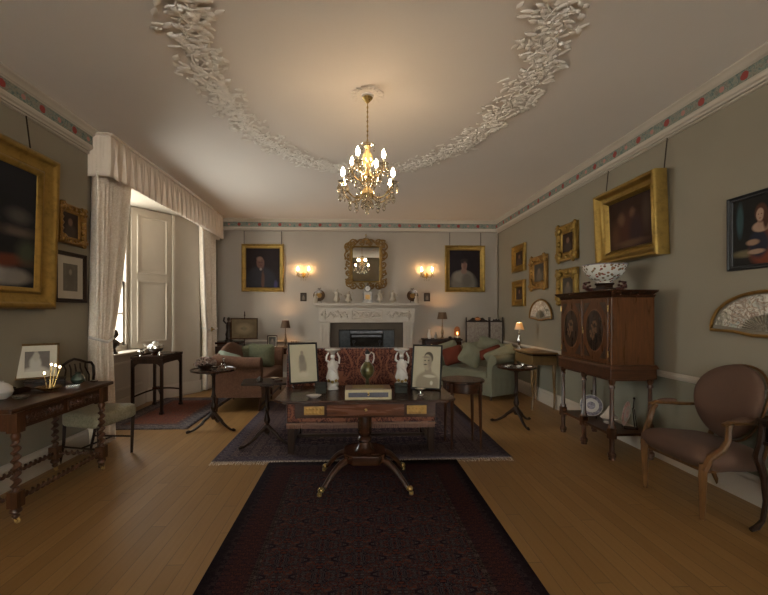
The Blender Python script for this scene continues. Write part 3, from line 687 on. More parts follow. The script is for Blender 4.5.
# ---------------------------------------------------------------- tripod tables
def tripod(x, y, h, r, rz, label, rect=None, z0=0, pie=True):
    t = thing('tripod_table', label, 'table', (x, y, z0), rz)
    if rect:
        w, d = rect; c = .03; o_ = [(-w + c, -d), (w - c, -d), (w, -d + c), (w, d - c), (w - c, d), (-w + c, d), (-w, d - c), (-w, -d + c)]
        b = MB().prism(o_, h - .018, h, lambda p: (p[0], p[2], p[1])); b.build('tabletop', DARKW, t, smooth=0, bevel=.005)
    else:
        MB().lathe([(.001, h - .022), (r - .03, h - .022), (r - .006, h - .012), (r, h + .006), (r - .008, h + .010), (r - .018, h - .001), (.001, h - .002)], seg=64, wob=(lambda a, z: 1 + (.018 * abs(math.sin(4 * a)) if pie else 0))).build('tabletop', MAHOG, t)
    MB().box(-.07, .07, -.07, .07, h - .05, h - .022).build('block', DARKW, t, smooth=0)
    MB().lathe([(.04, h - .05), (.02, h - .08), (.017, h * .62), (.024, h * .57), (.032, h * .55), (.022, h * .52), (.018, h * .5), (.024, h * .44), (.036, h * .37), (.03, h * .33), (.02, h * .31), (.033, h * .28), (.035, h * .20), (.02, h * .16)], seg=20).build('pillar', DARKW, t)
    for k in range(3): cabriole(MB(), 2 * PI * k / 3 + PI / 2, .015, .26, h * .27, .017, .024, .012, .019).build('leg', DARKW, t)
    return t
tripod(-1.70, 4.95, .715, .26, math.radians(8), 'piecrust tripod table with dried flowers, between the window rug and the centre rug')
tripod(-.93, 4.33, .66, .25, math.radians(10), 'dark tripod table with a rectangular top, left of the red settee', rect=(.25, .19), z0=.018)
tripod(2.03, 5.02, .715, .24, math.radians(-55), 'dark tripod table with trinkets in front of the green sofa')
def round_table():
    t = thing('round_table', 'small round mahogany table on four square tapered legs, between settee and green sofa', 'table', (1.12, 4.18, .018))
    MB().lathe([(.001, .665), (.215, .665), (.225, .672), (.225, .685), (.218, .69), (.001, .69)], seg=40, sx=1.0).build('tabletop', MAHOG, t)
    MB().lathe([(.001, .57), (.205, .57), (.205, .665), (.001, .665)], seg=40).build('apron', MAHOG, t)
    for sx in (-1, 1):
        for sy in (-1, 1): MB().tube([(sx * .14, sy * .14, .66), (sx * .145, sy * .145, .3), (sx * .15, sy * .15, 0)], [.02, .016, .011], 4).build('leg', MAHOGZ, t, smooth=0)
round_table()

# ---------------------------------------------------------------- camel-back sofas
def sofa(name, label, loc, rz, Lh, D, hb, ha, hs, cover, legs, skirt=False, hump=.14):
    t = thing(name, label, 'sofa', loc, rz)       # faces -Y, half length Lh
    d0, d1 = -D / 2, D / 2
    z0 = .20 if not skirt else .16
    MB().box(-Lh + .02, Lh - .02, d0 + .02, d1 - .02, z0, hs - .10).build('seat_base', cover, t, smooth=60, bevel=.02)
    MB().box(-Lh + .12, Lh - .12, d0, d1 - .12, hs - .11, hs).build('seat_cushion', cover, t, smooth=60, bevel=.035)
    def back(u, v):
        x = -Lh + .03 + (2 * Lh - .06) * u; q = abs(x) / Lh; top = hb - hump * (.5 - .5 * math.cos(PI * min(1, q * 1.05))) + (.0 if q < .9 else 0)
        a = 2 * PI * v; yy = .055 * math.cos(a); zz = (.5 + .5 * math.sin(a)) ** .6 if math.sin(a) > -1 else 0
        z = z0 + .05 + (top - z0 - .05) * max(0, min(1, .5 + .56 * math.sin(a)))
        y = d1 - .10 + yy + .09 * (z - hs) / .5
        return (x, y, z)
    b = MB().grid(back, 40, 24, cv=True); n = len(b.v); b.f.append(tuple(range(24))); b.f.append(tuple(range(n - 24, n))); b.build('backrest', cover, t, smooth=60)
    for s in (-1, 1):
        # scrolled arm: outline in (x, z), extruded along the depth and dropping towards the front
        oc = [(Lh - .02, z0), (Lh - .005, ha - .22)] + arc(Lh + .0, ha - .075, .085, -75, 190, 14) + [(Lh - .11, ha - .2), (Lh - .11, z0)]
        def f(p, s=s): x, y, z = p; k = (y - d0) / D; return (s * x, y, z + (.07 * max(0, k - .3) if z > z0 + .2 else 0))
        n_ = 8; bb = MB()
        for i in range(n_ + 1): bb.v += [f((x, d0 + .01 + (D - .06) * i / n_, z)) for x, z in oc]
        m_ = len(oc)
        for i in range(n_):
            for j in range(m_): bb.f.append((i * m_ + j, i * m_ + (j + 1) % m_, (i + 1) * m_ + (j + 1) % m_, (i + 1) * m_ + j))
        bb.f.append(tuple(range(m_))); bb.f.append(tuple(range(n_ * m_, (n_ + 1) * m_)))
        bb.build('arm', cover, t, smooth=50, bevel=.01)
    if skirt:
        def sk(u, v):
            P_ = [(-Lh, d0), (Lh, d0), (Lh, d1 - .05), (-Lh, d1 - .05)]; s_ = u * 4 % 4; k = int(s_) % 4; fr = s_ - int(s_); a, c = P_[k], P_[(k + 1) % 4]
            w = .003 * math.sin(u * 120); return (a[0] + (c[0] - a[0]) * fr + (w if k % 2 else 0), a[1] + (c[1] - a[1]) * fr + (w if not k % 2 else 0), .07 + (hs - .16) * v)
        MB().grid(sk, 200, 5, cu=True).build('valance', cover, t, smooth=60)
    for x in (-Lh + .06, 0, Lh - .06):
        for y in (d0 + .05, d1 - .07): MB().tube([(x, y, z0 + .01), (x, y, 0)], [.022, .016], 4).build('leg', legs, t, smooth=0)
    for y in (d0 + .05, d1 - .07): MB().box(-Lh + .06, Lh - .06, y - .009, y + .009, .06, .085).build('stretcher', legs, t, smooth=0)
    return t
def cushion(label, loc, rot, w, h, d, m, name='cushion', group=None):
    def fn(u, v):
        a = u * 2 * PI; b = -PI / 2 + PI * v
        g = lambda q, e: math.copysign(abs(q) ** e, q)
        x = w / 2 * g(math.cos(a), .45) * g(math.cos(b), .42); z = h / 2 * g(math.sin(a), .45) * g(math.cos(b), .42)
        pinch = 1 - .08 * (1 - abs(math.sin(2 * a)))
        y = d / 2 * math.sin(b) * (1 - .75 * max(abs(2 * x / w), abs(2 * z / h)) ** 4)
        return (x * pinch, y, z * pinch)
    o = MB().grid(fn, 48, 20, cu=True).build(name, m, None, loc, rot, smooth=70); tag(o, label, 'cushion', group); return o
PINKB = m_fabric('rose_brown_damask', (.145, .066, .036), (.185, .09, .052), 22, .8, .1, 'damask')
GREENS = m_fabric('sage_green_cotton', (.255, .25, .17), (.21, .205, .14), 14, .9, .15)
GREENC = m_fabric('moss_green_silk', (.13, .135, .075), (.165, .17, .10), 16, .6, .15, 'damask')
PALEG = m_fabric('pale_green_silk', (.26, .31, .24), (.32, .37, .29), 20, .6, .3)
REDC = m_fabric('rust_red_velvet', (.17, .030, .010), (.12, .020, .008), 10, .8, .1)
sofa('camelback_sofa', 'rose brown camel back sofa under the far curtain', (-1.66, 6.60, 0), PI / 2, .86, .72, .92, .76, .46, PINKB, MAHOGZ)
cushion('moss green silk cushion nearest the camera side of the far end of the brown sofa', (-1.60, 7.02, .66), (math.radians(-14), 0, math.radians(8)), .46, .42, .15, GREENC)
cushion('moss green cushion leaning against the back of the brown sofa', (-1.84, 7.10, .67), (math.radians(-12), math.radians(-12), math.radians(28)), .38, .36, .13, GREENC)
cushion('pale green silk cushion lying over the near arm of the brown sofa', (-1.84, 6.02, .72), (math.radians(-50), math.radians(18), math.radians(20)), .36, .26, .10, PALEG)
rs = sofa('small_sofa', 'sage green covered sofa with scroll arms near the right wall', (2.13, 7.02, 0), math.radians(-62), .66, .66, .90, .72, .44, GREENS, MAHOGZ, skirt=True, hump=.08)
cushion('rust red velvet cushion standing at the left end of the green sofa', (1.74, 7.12, .64), (math.radians(-20), math.radians(-18), math.radians(-18)), .38, .34, .14, REDC)
cushion('sage green cushion leaning between the two red cushions', (2.02, 6.95, .66), (math.radians(-18), math.radians(28), math.radians(-25)), .40, .40, .13, GREENS)
cushion('rust red cushion lying tilted on the right of the green sofa', (2.30, 6.80, .72), (math.radians(-30), math.radians(-22), math.radians(-20)), .40, .20, .12, REDC)
cushion('sage green bolster cushion at the left corner of the green sofa', (1.72, 7.42, .66), (math.radians(-12), math.radians(-20), math.radians(-20)), .42, .42, .14, GREENS)
cushion('large sage green cushion slumped over the near arm of the green sofa', (2.36, 6.52, .72), (math.radians(-35), math.radians(-24), math.radians(-12)), .52, .24, .12, GREENS)
cushion('square sage green cushion against the back of the green sofa', (2.36, 7.12, .76), (math.radians(-14), math.radians(10), math.radians(-50)), .46, .42, .14, GREENS)

# ---------------------------------------------------------------- cabinet on stand, right wall
def cabinet():
    t = thing('cabinet_on_stand', 'tall inlaid walnut cabinet with oval door panels on an open columned stand', 'cabinet', (2.625, 4.20, 0), -PI / 2)
    # local: faces -Y (to room -X); x runs along the wall, +x towards the camera
    w, d = .47, .20
    MB().box(-w, w, -d, d + .02, .90, 1.545).build('body', ROSEW, t, smooth=0, bevel=.004)
    def mould(z0, z1, e0, e1, m, name): MB().box(-w - e1, w + e1, -d - e1, d + .03, z0, z1, e1 - e0, (e1 - e0)).build(name, m, t, smooth=0, bevel=.005)
    mould(1.545, 1.57, .004, .018, MAHOG, 'frieze_moulding'); mould(1.57, 1.60, .018, .05, MAHOG, 'cornice'); mould(1.60, 1.615, .05, .055, MAHOG, 'cornice_top')
    mould(.865, .90, .035, .02, OAKD, 'waist_moulding'); mould(.765, .865, .02, .02, OAKD, 'stand_frieze')
    OV = m_wood('oval_veneer', (.012, .007, .004), (.06, .022, .010), .25, 2, .4, 2); ORN = m_plain('dark_marquetry', (.022, .012, .008), .3, 0, .6, 50)
    BAND = m_wood('light_stringing', (.16, .07, .03), (.26, .12, .05), .3, 2)
    for s in (-1, 1):
        dr = MB().box(s * .006 if s > 0 else -w + .035, w - .035 if s > 0 else -.006, -d - .014, -d, .92, 1.53).build('door', ROSEW, t, smooth=0, bevel=.003)
        cx = s * (w - .029) / 2
        def ell(rx, rz, y): return MB().prism([(cx + rx * math.cos(2 * PI * i / 40), 1.22 + rz * math.sin(2 * PI * i / 40)) for i in range(40)], y, y - .003)
        ell(.155, .215, -d - .014).build('oval_banding', BAND, dr, smooth=0); ell(.143, .203, -d - .0165).build('oval_panel', OV, dr, smooth=0)
        q = MB(); rnd = random.Random(9)
        for i in range(26):
            a = rnd.uniform(0, 2 * PI); rr = rnd.uniform(0, .8); q.ball((cx + .085 * rr * math.cos(a), -d - .0195, 1.21 + .14 * rr * math.sin(a)), .016, .002, .02, 6, 4)
        q.build('marquetry_urn', m_plain('gold_marquetry', (.12, .06, .025), .3, 0, .5, 60), dr)
        for (zx, zz) in ((-.15, .95), (.15, .95), (-.15, 1.5), (.15, 1.5)):
            sgx = -1 if zx > 0 else 1; sgz = 1 if zz < 1.2 else -1
            MB().prism([(cx + zx * 1.2, zz), (cx + zx * 1.2 + sgx * .1, zz), (cx + zx * 1.2, zz + sgz * .12)], -d - .014, -d - .0165).build('spandrel', ORN, dr, smooth=0)
        q = MB()
        for zz in (1.0, 1.44): q.tube([(s * (w - .032), -d - .014, zz - .03), (s * (w - .032), -d - .014, zz + .03)], .006, 6)
        q.build('hinge', BRASS, dr)
    MB().box(.004, .016, -d - .018, -d - .014, 1.18, 1.25).build('escutcheon', BRASS, t, smooth=0)
    def leg(x, y):
        oc = lambda a, z: 1.0
        b = MB(); b.lathe([(.030, 0), (.030, .02), (.038, .03), (.038, .06), (.024, .075), (.024, .20)], (x, y, 0), 8); b.lathe([(.024, .29), (.034, .30), (.034, .32), (.022, .34), (.019, .62), (.017, .67), (.028, .68), (.028, .695), (.02, .71), (.03, .73), (.034, .765)], (x, y, 0), 8)
        b.box(x - .03, x + .03, y - .03, y + .03, .20, .295); b.build('leg', OAKZ, t, smooth=30)
    for x in (-w + .02, -.02 + .0, w - .02): leg(x, -d + .015)
    for x in (-w + .02, w - .02): leg(x, d - .01)
    b = MB(); b.prism([(-w + .0, -d - .0), (w, -d), (w, d), (w - .2, d), (w - .25, d - .08), (-w + .25, d - .08), (-w + .2, d), (-w, d)], .225, .25, lambda p: (p[0], p[2], p[1])); b.build('shelf', OAKD, t, smooth=0, bevel=.005)
    b = MB(); b.box(-w + .03, w - .03, -d + .005, d - .01, .745, .765); b.build('stand_underside', OAKD, t, smooth=0)
cabinet()
def plate(label, loc, rx, rz, r, m, m2):
    t = thing('china_plate', label, 'plate', loc, rot=(0, 0, rz))
    A = M4((0, 0, r + .018), (PI / 2 - rx, 0, 0))
    MB().lathe([(.001, 0), (r * .55, 0), (r * .6, -.004), (r, .012), (r, .016), (r * .6, .004), (.001, .004)], seg=40).xf(A).build('dish', m, t)
    MB().lathe([(r * .66, .0075), (r * .93, .0155), (r * .93, .0165), (r * .66, .0085)], seg=40, caps=False).xf(A).build('painted_border', m2, t)
    MB().lathe([(.001, .0045), (r * .36, .0045), (r * .36, .0055), (.001, .0055)], seg=24).xf(A).build('painted_centre', m2, t)
    q = MB()
    for s in (-1, 1): q.tube([(s * .05, -.035, .03), (s * .05, -.04, .006), (s * .05, .07, .006), (s * .03, .05, r * 1.6)], .005, 6)
    q.tube([(-.05, .07, .006), (.05, .07, .006)], .005, 6); q.tube([(0, .05, r * 1.6), (0, .055, r * 2 + .04)], .006, 6); q.ball((0, .055, r * 2 + .05), .012); q.build('plate_stand', DARKW, t)
BLUEW = m_plain('blue_flower_border', (.16, .14, .17), .3, 0, .7, 45); PINKW = m_plain('rose_flower_border', (.32, .17, .14), .3, 0, .6, 45)
plate('round blue and white china plate standing under the cabinet', (2.58, 4.32, .252), math.radians(12), math.radians(-35), .115, PORC, BLUEW)
plate('china plate seen edge on, standing under the near end of the cabinet', (2.70, 3.90, .252), math.radians(12), math.radians(-112), .125, PORC, PINKW)
t = thing('white_tureen', 'white shell shaped china dish between the two plates under the cabinet', 'dish', (2.64, 4.10, .252))
MB().lathe([(.05, 0), (.055, .008), (.04, .02), (.075, .05), (.085, .06)], seg=24).build('bowl', PORC, t); MB().lathe([(.085, .06), (.06, .085), (.03, .13), (.012, .16), (.003, .175)], seg=24, wob=lambda a, z: 1 + .08 * math.cos(9 * a)).build('lid', PORC, t)
def punch_bowl():
    t = thing('punch_bowl', 'large flowered china punch bowl on a carved stand on top of the cabinet', 'bowl', (2.60, 4.12, 1.617), math.radians(60))
    m = NT('flowered_china'); co = m.coord(); v = m.n('ShaderNodeTexVoronoi', {'Vector': co, 'Scale': 30}); n_ = m.noise(co, 30, 2)
    f = m.math('LESS_THAN', m.math('ADD', v.outputs[0], m.math('MULTIPLY', n_.outputs[0], .3)), .56)
    cc = m.ramp(m.noise(co, 12).outputs[0], [(.4, (.28, .05, .035)), (.5, (.12, .14, .08)), (.6, (.30, .13, .07))])
    m.P(color=m.mix(f, (.60, .58, .52), cc), rough=.2); m = m.m
    MB().lathe([(.07, .085), (.08, .09), (.075, .105), (.12, .13), (.175, .18), (.203, .24), (.210, .275), (.204, .275), (.195, .24), (.165, .185), (.1, .135), (.001, .12)], seg=48, caps=False).build('bowl', m, t)
    MB().lathe([(.2105, .268), (.213, .275), (.207, .28), (.202, .275)], seg=48, caps=False).build('rim', BLUEW, t)
    MB().lathe([(.11, 0), (.12, .01), (.12, .03), (.09, .04), (.085, .06), (.105, .075), (.10, .086), (.001, .086)], seg=6).build('stand', DARKW, t, smooth=20)
    for s in (-1, 1):
        q = MB(); a0 = PI / 2 * s
        cx, cy = .02 * 0, s * .17
        q.tube([(0, s * .10, .02), (0, s * .16, .03), (0, s * .19, .06), (0, s * .175, .095), (0, s * .15, .10)], [.02, .02, .018, .014, .008], 8)
        for i in range(7): q.ball((.03 * math.cos(i * 2.1), s * (.16 + .03 * math.sin(i * 1.7)), .03 + .012 * i), .018, .016, .014, 8, 5)
        q.build('carved_dragon', m_plain('red_black_lacquer', (.07, .02, .015), .35, 0, .6, 40), t)
punch_bowl()

# ---------------------------------------------------------------- spoon-back armchair, right foreground
VELV = m_fabric('brown_velvet', (.16, .085, .055), (.125, .066, .043), 9, .8, .1)
def armchair():
    t = thing('upholstered_armchair', 'brown velvet open armchair with an oval padded back and golden wood arms', 'chair', (2.57, 2.90, 0), math.radians(-88))
    # local: faces -Y, x along the front
    def seatf(u, v):
        a = 2 * PI * u; b = -PI / 2 + PI * v; g = lambda q, e: math.copysign(abs(q) ** e, q)
        x = .31 * g(math.cos(a), .4) * g(math.cos(b), .35); y = .27 * g(math.sin(a), .4) * g(math.cos(b), .35); k = 1 - .10 * (y / .27)
        return (x * k, y, .385 + (.095 if b > 0 else .085) * math.sin(b) - .02 * (y / .27))
    MB().grid(seatf, 48, 20, cu=True).build('seat', VELV, t, smooth=70)
    MB().prism([(-.27, -.23), (.27, -.23), (.235, .22), (-.235, .22)], .315, .345, lambda p: (p[0], p[2], p[1])).build('seat_rail', BEECH, t, smooth=0, bevel=.006)
    lean = math.radians(14)
    def backf(u, v):
        a = 2 * PI * u; b = -PI / 2 + PI * v; g = lambda q, e: math.copysign(abs(q) ** e, q)
        x = .258 * math.cos(a) * g(math.cos(b), .6); z = .28 * math.sin(a) * g(math.cos(b), .6); y = .07 * math.sin(b)
        x *= 1 + .10 * (z / .28); y += -.07 * (x / .285) ** 2
        return (x, y, z)
    A = M4((0, .245, .735), (-lean, 0, 0))
    MB().grid(backf, 48, 18, cu=True).xf(A).build('backrest', VELV, t, smooth=70)
    q = MB().tube([tuple(A @ Vector((.263 * math.cos(a) * (1 + .10 * math.sin(a)), .045 - .07 * math.cos(a) ** 2, .287 * math.sin(a)))) for a in [2 * PI * i / 40 for i in range(40)]], .009, 8, close=True); q.build('back_frame', BEECH, t)
    for s in (-1, 1):
        MB().tube([(s * .265, -.235, .385), (s * .262, -.238, .30), (s * .255, -.235, .0)], [.036, .035, .021], 4).build('leg', BEECH, t, smooth=0, bevel=.004)
        MB().tube([(s * .20, .33, .56), (s * .205, .28, .45), (s * .21, .24, .36), (s * .215, .26, .25), (s * .22, .31, .12), (s * .225, .37, .0)], [.018, .021, .023, .021, .018, .015], 6).build('leg', BEECH, t)
        MB().tube([(s * .268, -.235, .34), (s * .29, -.21, .43), (s * .325, -.16, .49), (s * .335, -.13, .55), (s * .325, -.115, .615), (s * .315, -.10, .655)], [.03, .026, .022, .02, .019, .022], 8).build('arm_support', BEECH, t)
        MB().tube([(s * .32, -.15, .655), (s * .32, -.10, .668), (s * .318, 0, .664), (s * .30, .10, .655), (s * .27, .20, .66), (s * .245, .255, .68)], [.016, .022, .024, .021, .019, .016], 8, flat=.7).build('arm', BEECH, t)
        def pf(u, v, s=s):
            a = 2 * PI * u; b = -PI / 2 + PI * v; return (s * .317 + .024 * math.cos(a) * math.cos(b), -.0 + .085 * math.sin(a) * math.cos(b), .682 + .018 * math.sin(b))
        MB().grid(pf, 20, 10, cu=True).build('arm_pad', VELV, t)
armchair()
def wall_table():
    t = thing('side_table', 'dark carved side table with a fretted apron and cabriole leg at the right edge', 'table', (2.74, 2.22, 0))
    MB().box(-.17, .17, -.27, .27, .70, .725).build('tabletop', DARKW, t, smooth=0, bevel=.006)
    for y in (-.255, .255):
        b = MB(); b.box(-.16, .16, y - .008, y + .008, .68, .70); b.box(-.16, .16, y - .008, y + .008, .565, .585)
        for i in range(7): x = -.15 + i * .05; b.box(x - .006, x + .006, y - .007, y + .007, .58, .69)
        b.build('fret_apron', DARKW, t, smooth=0)
    b = MB(); b.box(-.165, -.15, -.26, .26, .68, .70); b.box(-.165, -.15, -.26, .26, .565, .585)
    for i in range(10): y = -.24 + i * .053; b.box(-.163, -.152, y - .006, y + .006, .58, .69)
    b.build('fret_apron', DARKW, t, smooth=0)
    for sx in (-1, 1):
        for sy in (-1, 1):
            ox = -.03 if sx < 0 else -.01
            MB().tube([(sx * .145, sy * .245, .70), (sx * .145 + ox * .3, sy * .25, .56), (sx * .15 - (.03 if sx < 0 else 0), sy * .25, .48), (sx * .145, sy * .24, .35), (sx * .14, sy * .235, .2), (sx * .145 + ox * .3, sy * .24, .08), (sx * .155 + ox, sy * .25, .03), (sx * .165 + ox * 2, sy * .25, .016)], [.022, .024, .026, .019, .015, .014, .018, .013], 8).build('leg', DARKW, t)
wall_table()
# gilt console under the small lamp
def console():
    t = thing('console_table', 'pale golden console table with cabriole legs against the right wall behind the tripod table', 'table', (2.71, 6.02, 0))
    MB().prism([(-.19, -.34), (.0, -.37), (.2, -.37), (.2, .37), (0, .37), (-.19, .34), (-.22, .15), (-.22, -.15)], .80, .825, lambda p: (p[0], p[2], p[1])).build('tabletop', SATIN, t, smooth=0, bevel=.008)
    MB().box(-.17, .19, -.32, .32, .64, .77).build('drawer_case', SATIN, t, smooth=0, bevel=.006)
    MB().box(-.15, .19, -.30, .30, .77, .80).build('neck', DARKW, t, smooth=0)
    for sx in (-1, 1):
        for sy in (-1, 1):
            x = .0 + sx * .16; y = sy * .30; MB().tube([(x, y, .66), (x - .012, y - .018 * 1, .56), (x - .004, y - .004, .4), (x + .01, y + .012, .2), (x, y, .06), (x - .012, y - .012, .0)], [.026, .03, .022, .015, .014, .018], 8).build('leg', SATIN, t)
console()
# ---------------------------------------------------------------- pictures on the walls
def picture(name, label, cat, wall, c, z, w, h, fw, dep, m_pic, m_fr, ornate=0, mat=0, wires=(), m_mat=None, tilt=0, group=None):
    """hung picture: centre c along the wall, centre height z, outer size w x h"""
    loc, rz = {'back': ((c, YB, z), 0), 'right': ((XR, c, z), -PI / 2), 'left': ((XL, c, z), PI / 2)}[wall]
    t = thing(name, label, cat, loc, rz, group)
    R = M4((0, -.004 - tilt * h / 2 * 1.0, 0), (tilt, 0, 0))
    prof = [(fw * a_, dep * b_) for a_, b_ in ((0, 0), (0, .78), (.03, .9), (.08, .98), (.14, 1), (.21, .96), (.28, .85), (.38, .68), (.5, .55), (.6, .49), (.7, .47), (.74, .54), (.79, .57), (.84, .53), (.88, .40), (.94, .34), (1, .2))] + [(fw, .004)]
    b = MB().frame(w, h, prof)
    if ornate:
        rnd = random.Random(int(w * 1000) + int(h * 1000))
        for sx in (-1, 1):
            for sz in (-1, 1):
                x0, z0 = sx * (w / 2 - fw * .5), sz * (h / 2 - fw * .5)
                b.ball((x0, -dep * .75, z0), fw * .52, dep * .5, fw * .52, 10, 6)
                for k in range(5): a = rnd.uniform(0, 6.28); b.ball((x0 + fw * .5 * math.cos(a), -dep * .8, z0 + fw * .5 * math.sin(a)), fw * .26, dep * .4, fw * .26, 8, 5)
        n = int((w + h) / fw * ornate)
        for (L, hor) in ((w, 1), (h, 0)):
            m = int(L / fw * 1.6 * ornate)
            for s in (-1, 1):
                for i in range(m):
                    u = (i + .5) / m * L - L / 2; k = fw * rnd.uniform(.2, .34); q = s * ((h if hor else w) / 2 - fw * .42)
                    b.ball((u, -dep * .62, q) if hor else (q, -dep * .62, u), k, dep * .42, k, 7, 5)
    b.xf(R).build('frame', m_fr, t, smooth=50)
    iw, ih = w - 2 * fw + .01, h - 2 * fw + .01
    if mat:
        MB().frame(iw, ih, [(0, dep * .3), (mat, dep * .3), (mat, dep * .3 - .004)]).xf(R).build('mount', m_mat or MOUNT, t, smooth=0); iw -= 2 * mat; ih -= 2 * mat
    MB().box(-iw / 2, iw / 2, -dep * .24, -.004, -ih / 2, ih / 2).xf(R).build('canvas', m_pic, t, smooth=0)
    for x in wires:
        MB().tube([tuple(R @ Vector((x, -.012, h / 2 - .01))), (x, -.016, 3.03 - z)], .006, 6).build('hanging_chain', BRONZE, t)
    return t
D_ = (.018, .011, .008)
PM1 = m_paint('dark_coat_man', (.022, .012, .012), [(.42, .12, .5, .42, (.018, .016, .020), .12), (.42, .30, .33, .22, (.020, .018, .024), .12), (.50, .18, .045, .24, (.075, .035, .022), .3), (.88, .08, .05, .1, (.04, .035, .09), .4), (.42, .64, .11, .15, (.12, .058, .042), .10), (.40, .73, .08, .055, (.16, .095, .07), .4), (.48, .60, .06, .11, (.11, .055, .042), .4), (.40, .64, .03, .012, (.06, .03, .025), .4), (.47, .64, .02, .012, (.05, .025, .02), .4), (.44, .56, .035, .012, (.09, .035, .03), .4), (.44, .47, .035, .035, (.20, .17, .15), .3)], wob=.035)
PM2 = m_paint('pale_dress_lady', (.020, .012, .014), [(.45, .10, .42, .32, (.13, .115, .095), .2), (.42, .30, .32, .16, (.17, .15, .125), .2), (.58, .2, .18, .2, (.10, .09, .075), .3), (.47, .44, .1, .08, (.17, .11, .085), .2), (.48, .60, .095, .13, (.20, .125, .10), .15), (.48, .71, .12, .07, (.03, .02, .018), .2), (.5, .58, .06, .1, (.15, .08, .065), .4)], wob=.035)
PMS = m_paint('dim_small_portrait', (.035, .018, .012), [(.5, .25, .35, .3, (.05, .035, .03), .3), (.5, .62, .14, .15, (.17, .10, .07), .25)])
PMS2 = m_paint('grey_small_picture', (.07, .06, .05), [(.5, .3, .3, .3, (.12, .10, .08), .4), (.5, .6, .12, .15, (.16, .12, .09), .3)])
PMB = m_paint('dark_interior_group', (.040, .018, .012), [(.45, .35, .25, .35, (.060, .022, .014), .5), (.30, .60, .08, .12, (.11, .06, .035), .5), (.56, .68, .06, .09, (.12, .065, .04), .5), (.62, .30, .14, .3, (.03, .016, .018), .4), (.15, .3, .1, .25, (.075, .035, .018), .6), (.5, .1, .3, .06, (.09, .05, .03), .5), (.85, .6, .08, .3, (.055, .035, .025), .5)])
PML = m_paint('large_dark_portrait', (.012, .013, .018), [(.62, .10, .22, .09, (.26, .24, .22), .35), (.85, .08, .12, .06, (.20, .18, .16), .4), (.80, .22, .18, .05, (.11, .032, .018), .4), (.84, .47, .14, .04, (.10, .075, .06), .6), (.86, .60, .09, .05, (.07, .065, .06), .6), (.5, .5, .22, .32, (.008, .008, .010), .3), (.44, .35, .14, .2, (.13, .11, .1), .4), (.5, .72, .09, .09, (.2, .12, .09), .2), (.93, .3, .08, .1, (.05, .06, .04), .5)])
PMR = m_paint('lady_in_russet', (.014, .012, .010), [(.14, .68, .06, .24, (.03, .06, .065), .3), (.24, .18, .24, .05, (.12, .10, .055), .4), (.66, .20, .34, .26, (.15, .035, .014), .2), (.72, .42, .20, .20, (.13, .03, .012), .25), (.46, .30, .17, .20, (.016, .016, .028), .2), (.50, .54, .145, .075, (.34, .22, .15), .15), (.49, .60, .05, .08, (.32, .2, .14), .2), (.50, .74, .105, .135, (.07, .026, .014), .15), (.485, .715, .066, .095, (.36, .235, .165), .12), (.58, .64, .045, .14, (.06, .022, .012), .3), (.46, .725, .012, .006, (.08, .04, .03), .4), (.51, .725, .012, .006, (.08, .04, .03), .4), (.485, .665, .02, .007, (.25, .08, .06), .4), (.36, .33, .11, .045, (.26, .165, .11), .25), (.42, .19, .14, .035, (.30, .2, .14), .25), (.8, .3, .05, .2, (.24, .07, .03), .5)], wob=.02)
picture('portrait_painting', 'gilt framed portrait of a man in a dark coat, left of the mirror', 'painting', 'back', -1.84, 2.29, .83, .95, .085, .06, PM1, GILT, wires=(-.37, .37))
picture('portrait_painting', 'gilt framed portrait of a lady in a pale dress, right of the mirror', 'painting', 'back', 2.24, 2.29, .82, .95, .10, .06, PM2, GILT, wires=(-.31, .33))
for (y, z, w, h, lab, orn, pm, fm) in (
        (7.07, 2.36, .55, .48, 'small gilt framed portrait on the right wall, upper one nearest the far corner', 0, PMS, GILT),
        (7.07, 1.74, .52, .46, 'small gilt framed portrait on the right wall, lower one nearest the far corner', 0, PMS, GILT),
        (6.30, 2.03, .58, .52, 'small ornate gilt framed picture in the middle of the right wall group of five', .8, PMS2, GILTD),
        (5.43, 2.36, .52, .50, 'small gilt framed portrait above another, left of the large gilt picture', .5, PMS, GILT),
        (5.43, 1.76, .52, .48, 'small gilt framed picture partly hidden behind the flowered bowl', .5, PMS2, GILT)):
    picture('small_painting', lab, 'painting', 'right', y, z, w, h, .125, .055, pm, fm, ornate=orn)
picture('large_painting', 'large gilt box framed dark interior scene above the cabinet', 'painting', 'right', 4.12, 2.345, .96, .80, .145, .14, PMB, GILT, wires=(-.42, .46), tilt=.04)
picture('portrait_painting', 'black framed portrait of a lady in russet sleeves at the right edge of the room', 'painting', 'right', 2.79, 2.00, .50, .56, .035, .03, PMR, BLACK)
picture('large_painting', 'very large dark portrait in a heavy gilt frame on the left wall', 'painting', 'left', 2.93, 2.08, 1.56, 1.30, .18, .10, PML, GILT, wires=(.55, -.5), tilt=.03)
picture('small_painting', 'small picture in an ornate old gilt frame, beside the large portrait on the left wall', 'painting', 'left', 4.0, 2.235, .36, .375, .075, .055, PMS, GILTD, ornate=.9)
picture('framed_print', 'dark wood framed print with a white mount under the small ornate gilt picture', 'picture', 'left', 4.01, 1.735, .42, .48, .04, .03, m_paint('sepia_print', (.16, .14, .11), [(.5, .5, .25, .35, (.09, .08, .065), .5), (.5, .7, .1, .1, (.22, .19, .15), .4)]), DARKW, mat=.075)
for x, lab in ((-1.035, 'tiny dark framed miniature hanging below the left wall sconce'), (1.465, 'tiny dark framed miniature hanging below the right wall sconce')):
    picture('miniature', lab, 'picture', 'back', x, 1.71, .125, .17, .022, .015, PMS2, DARKW)

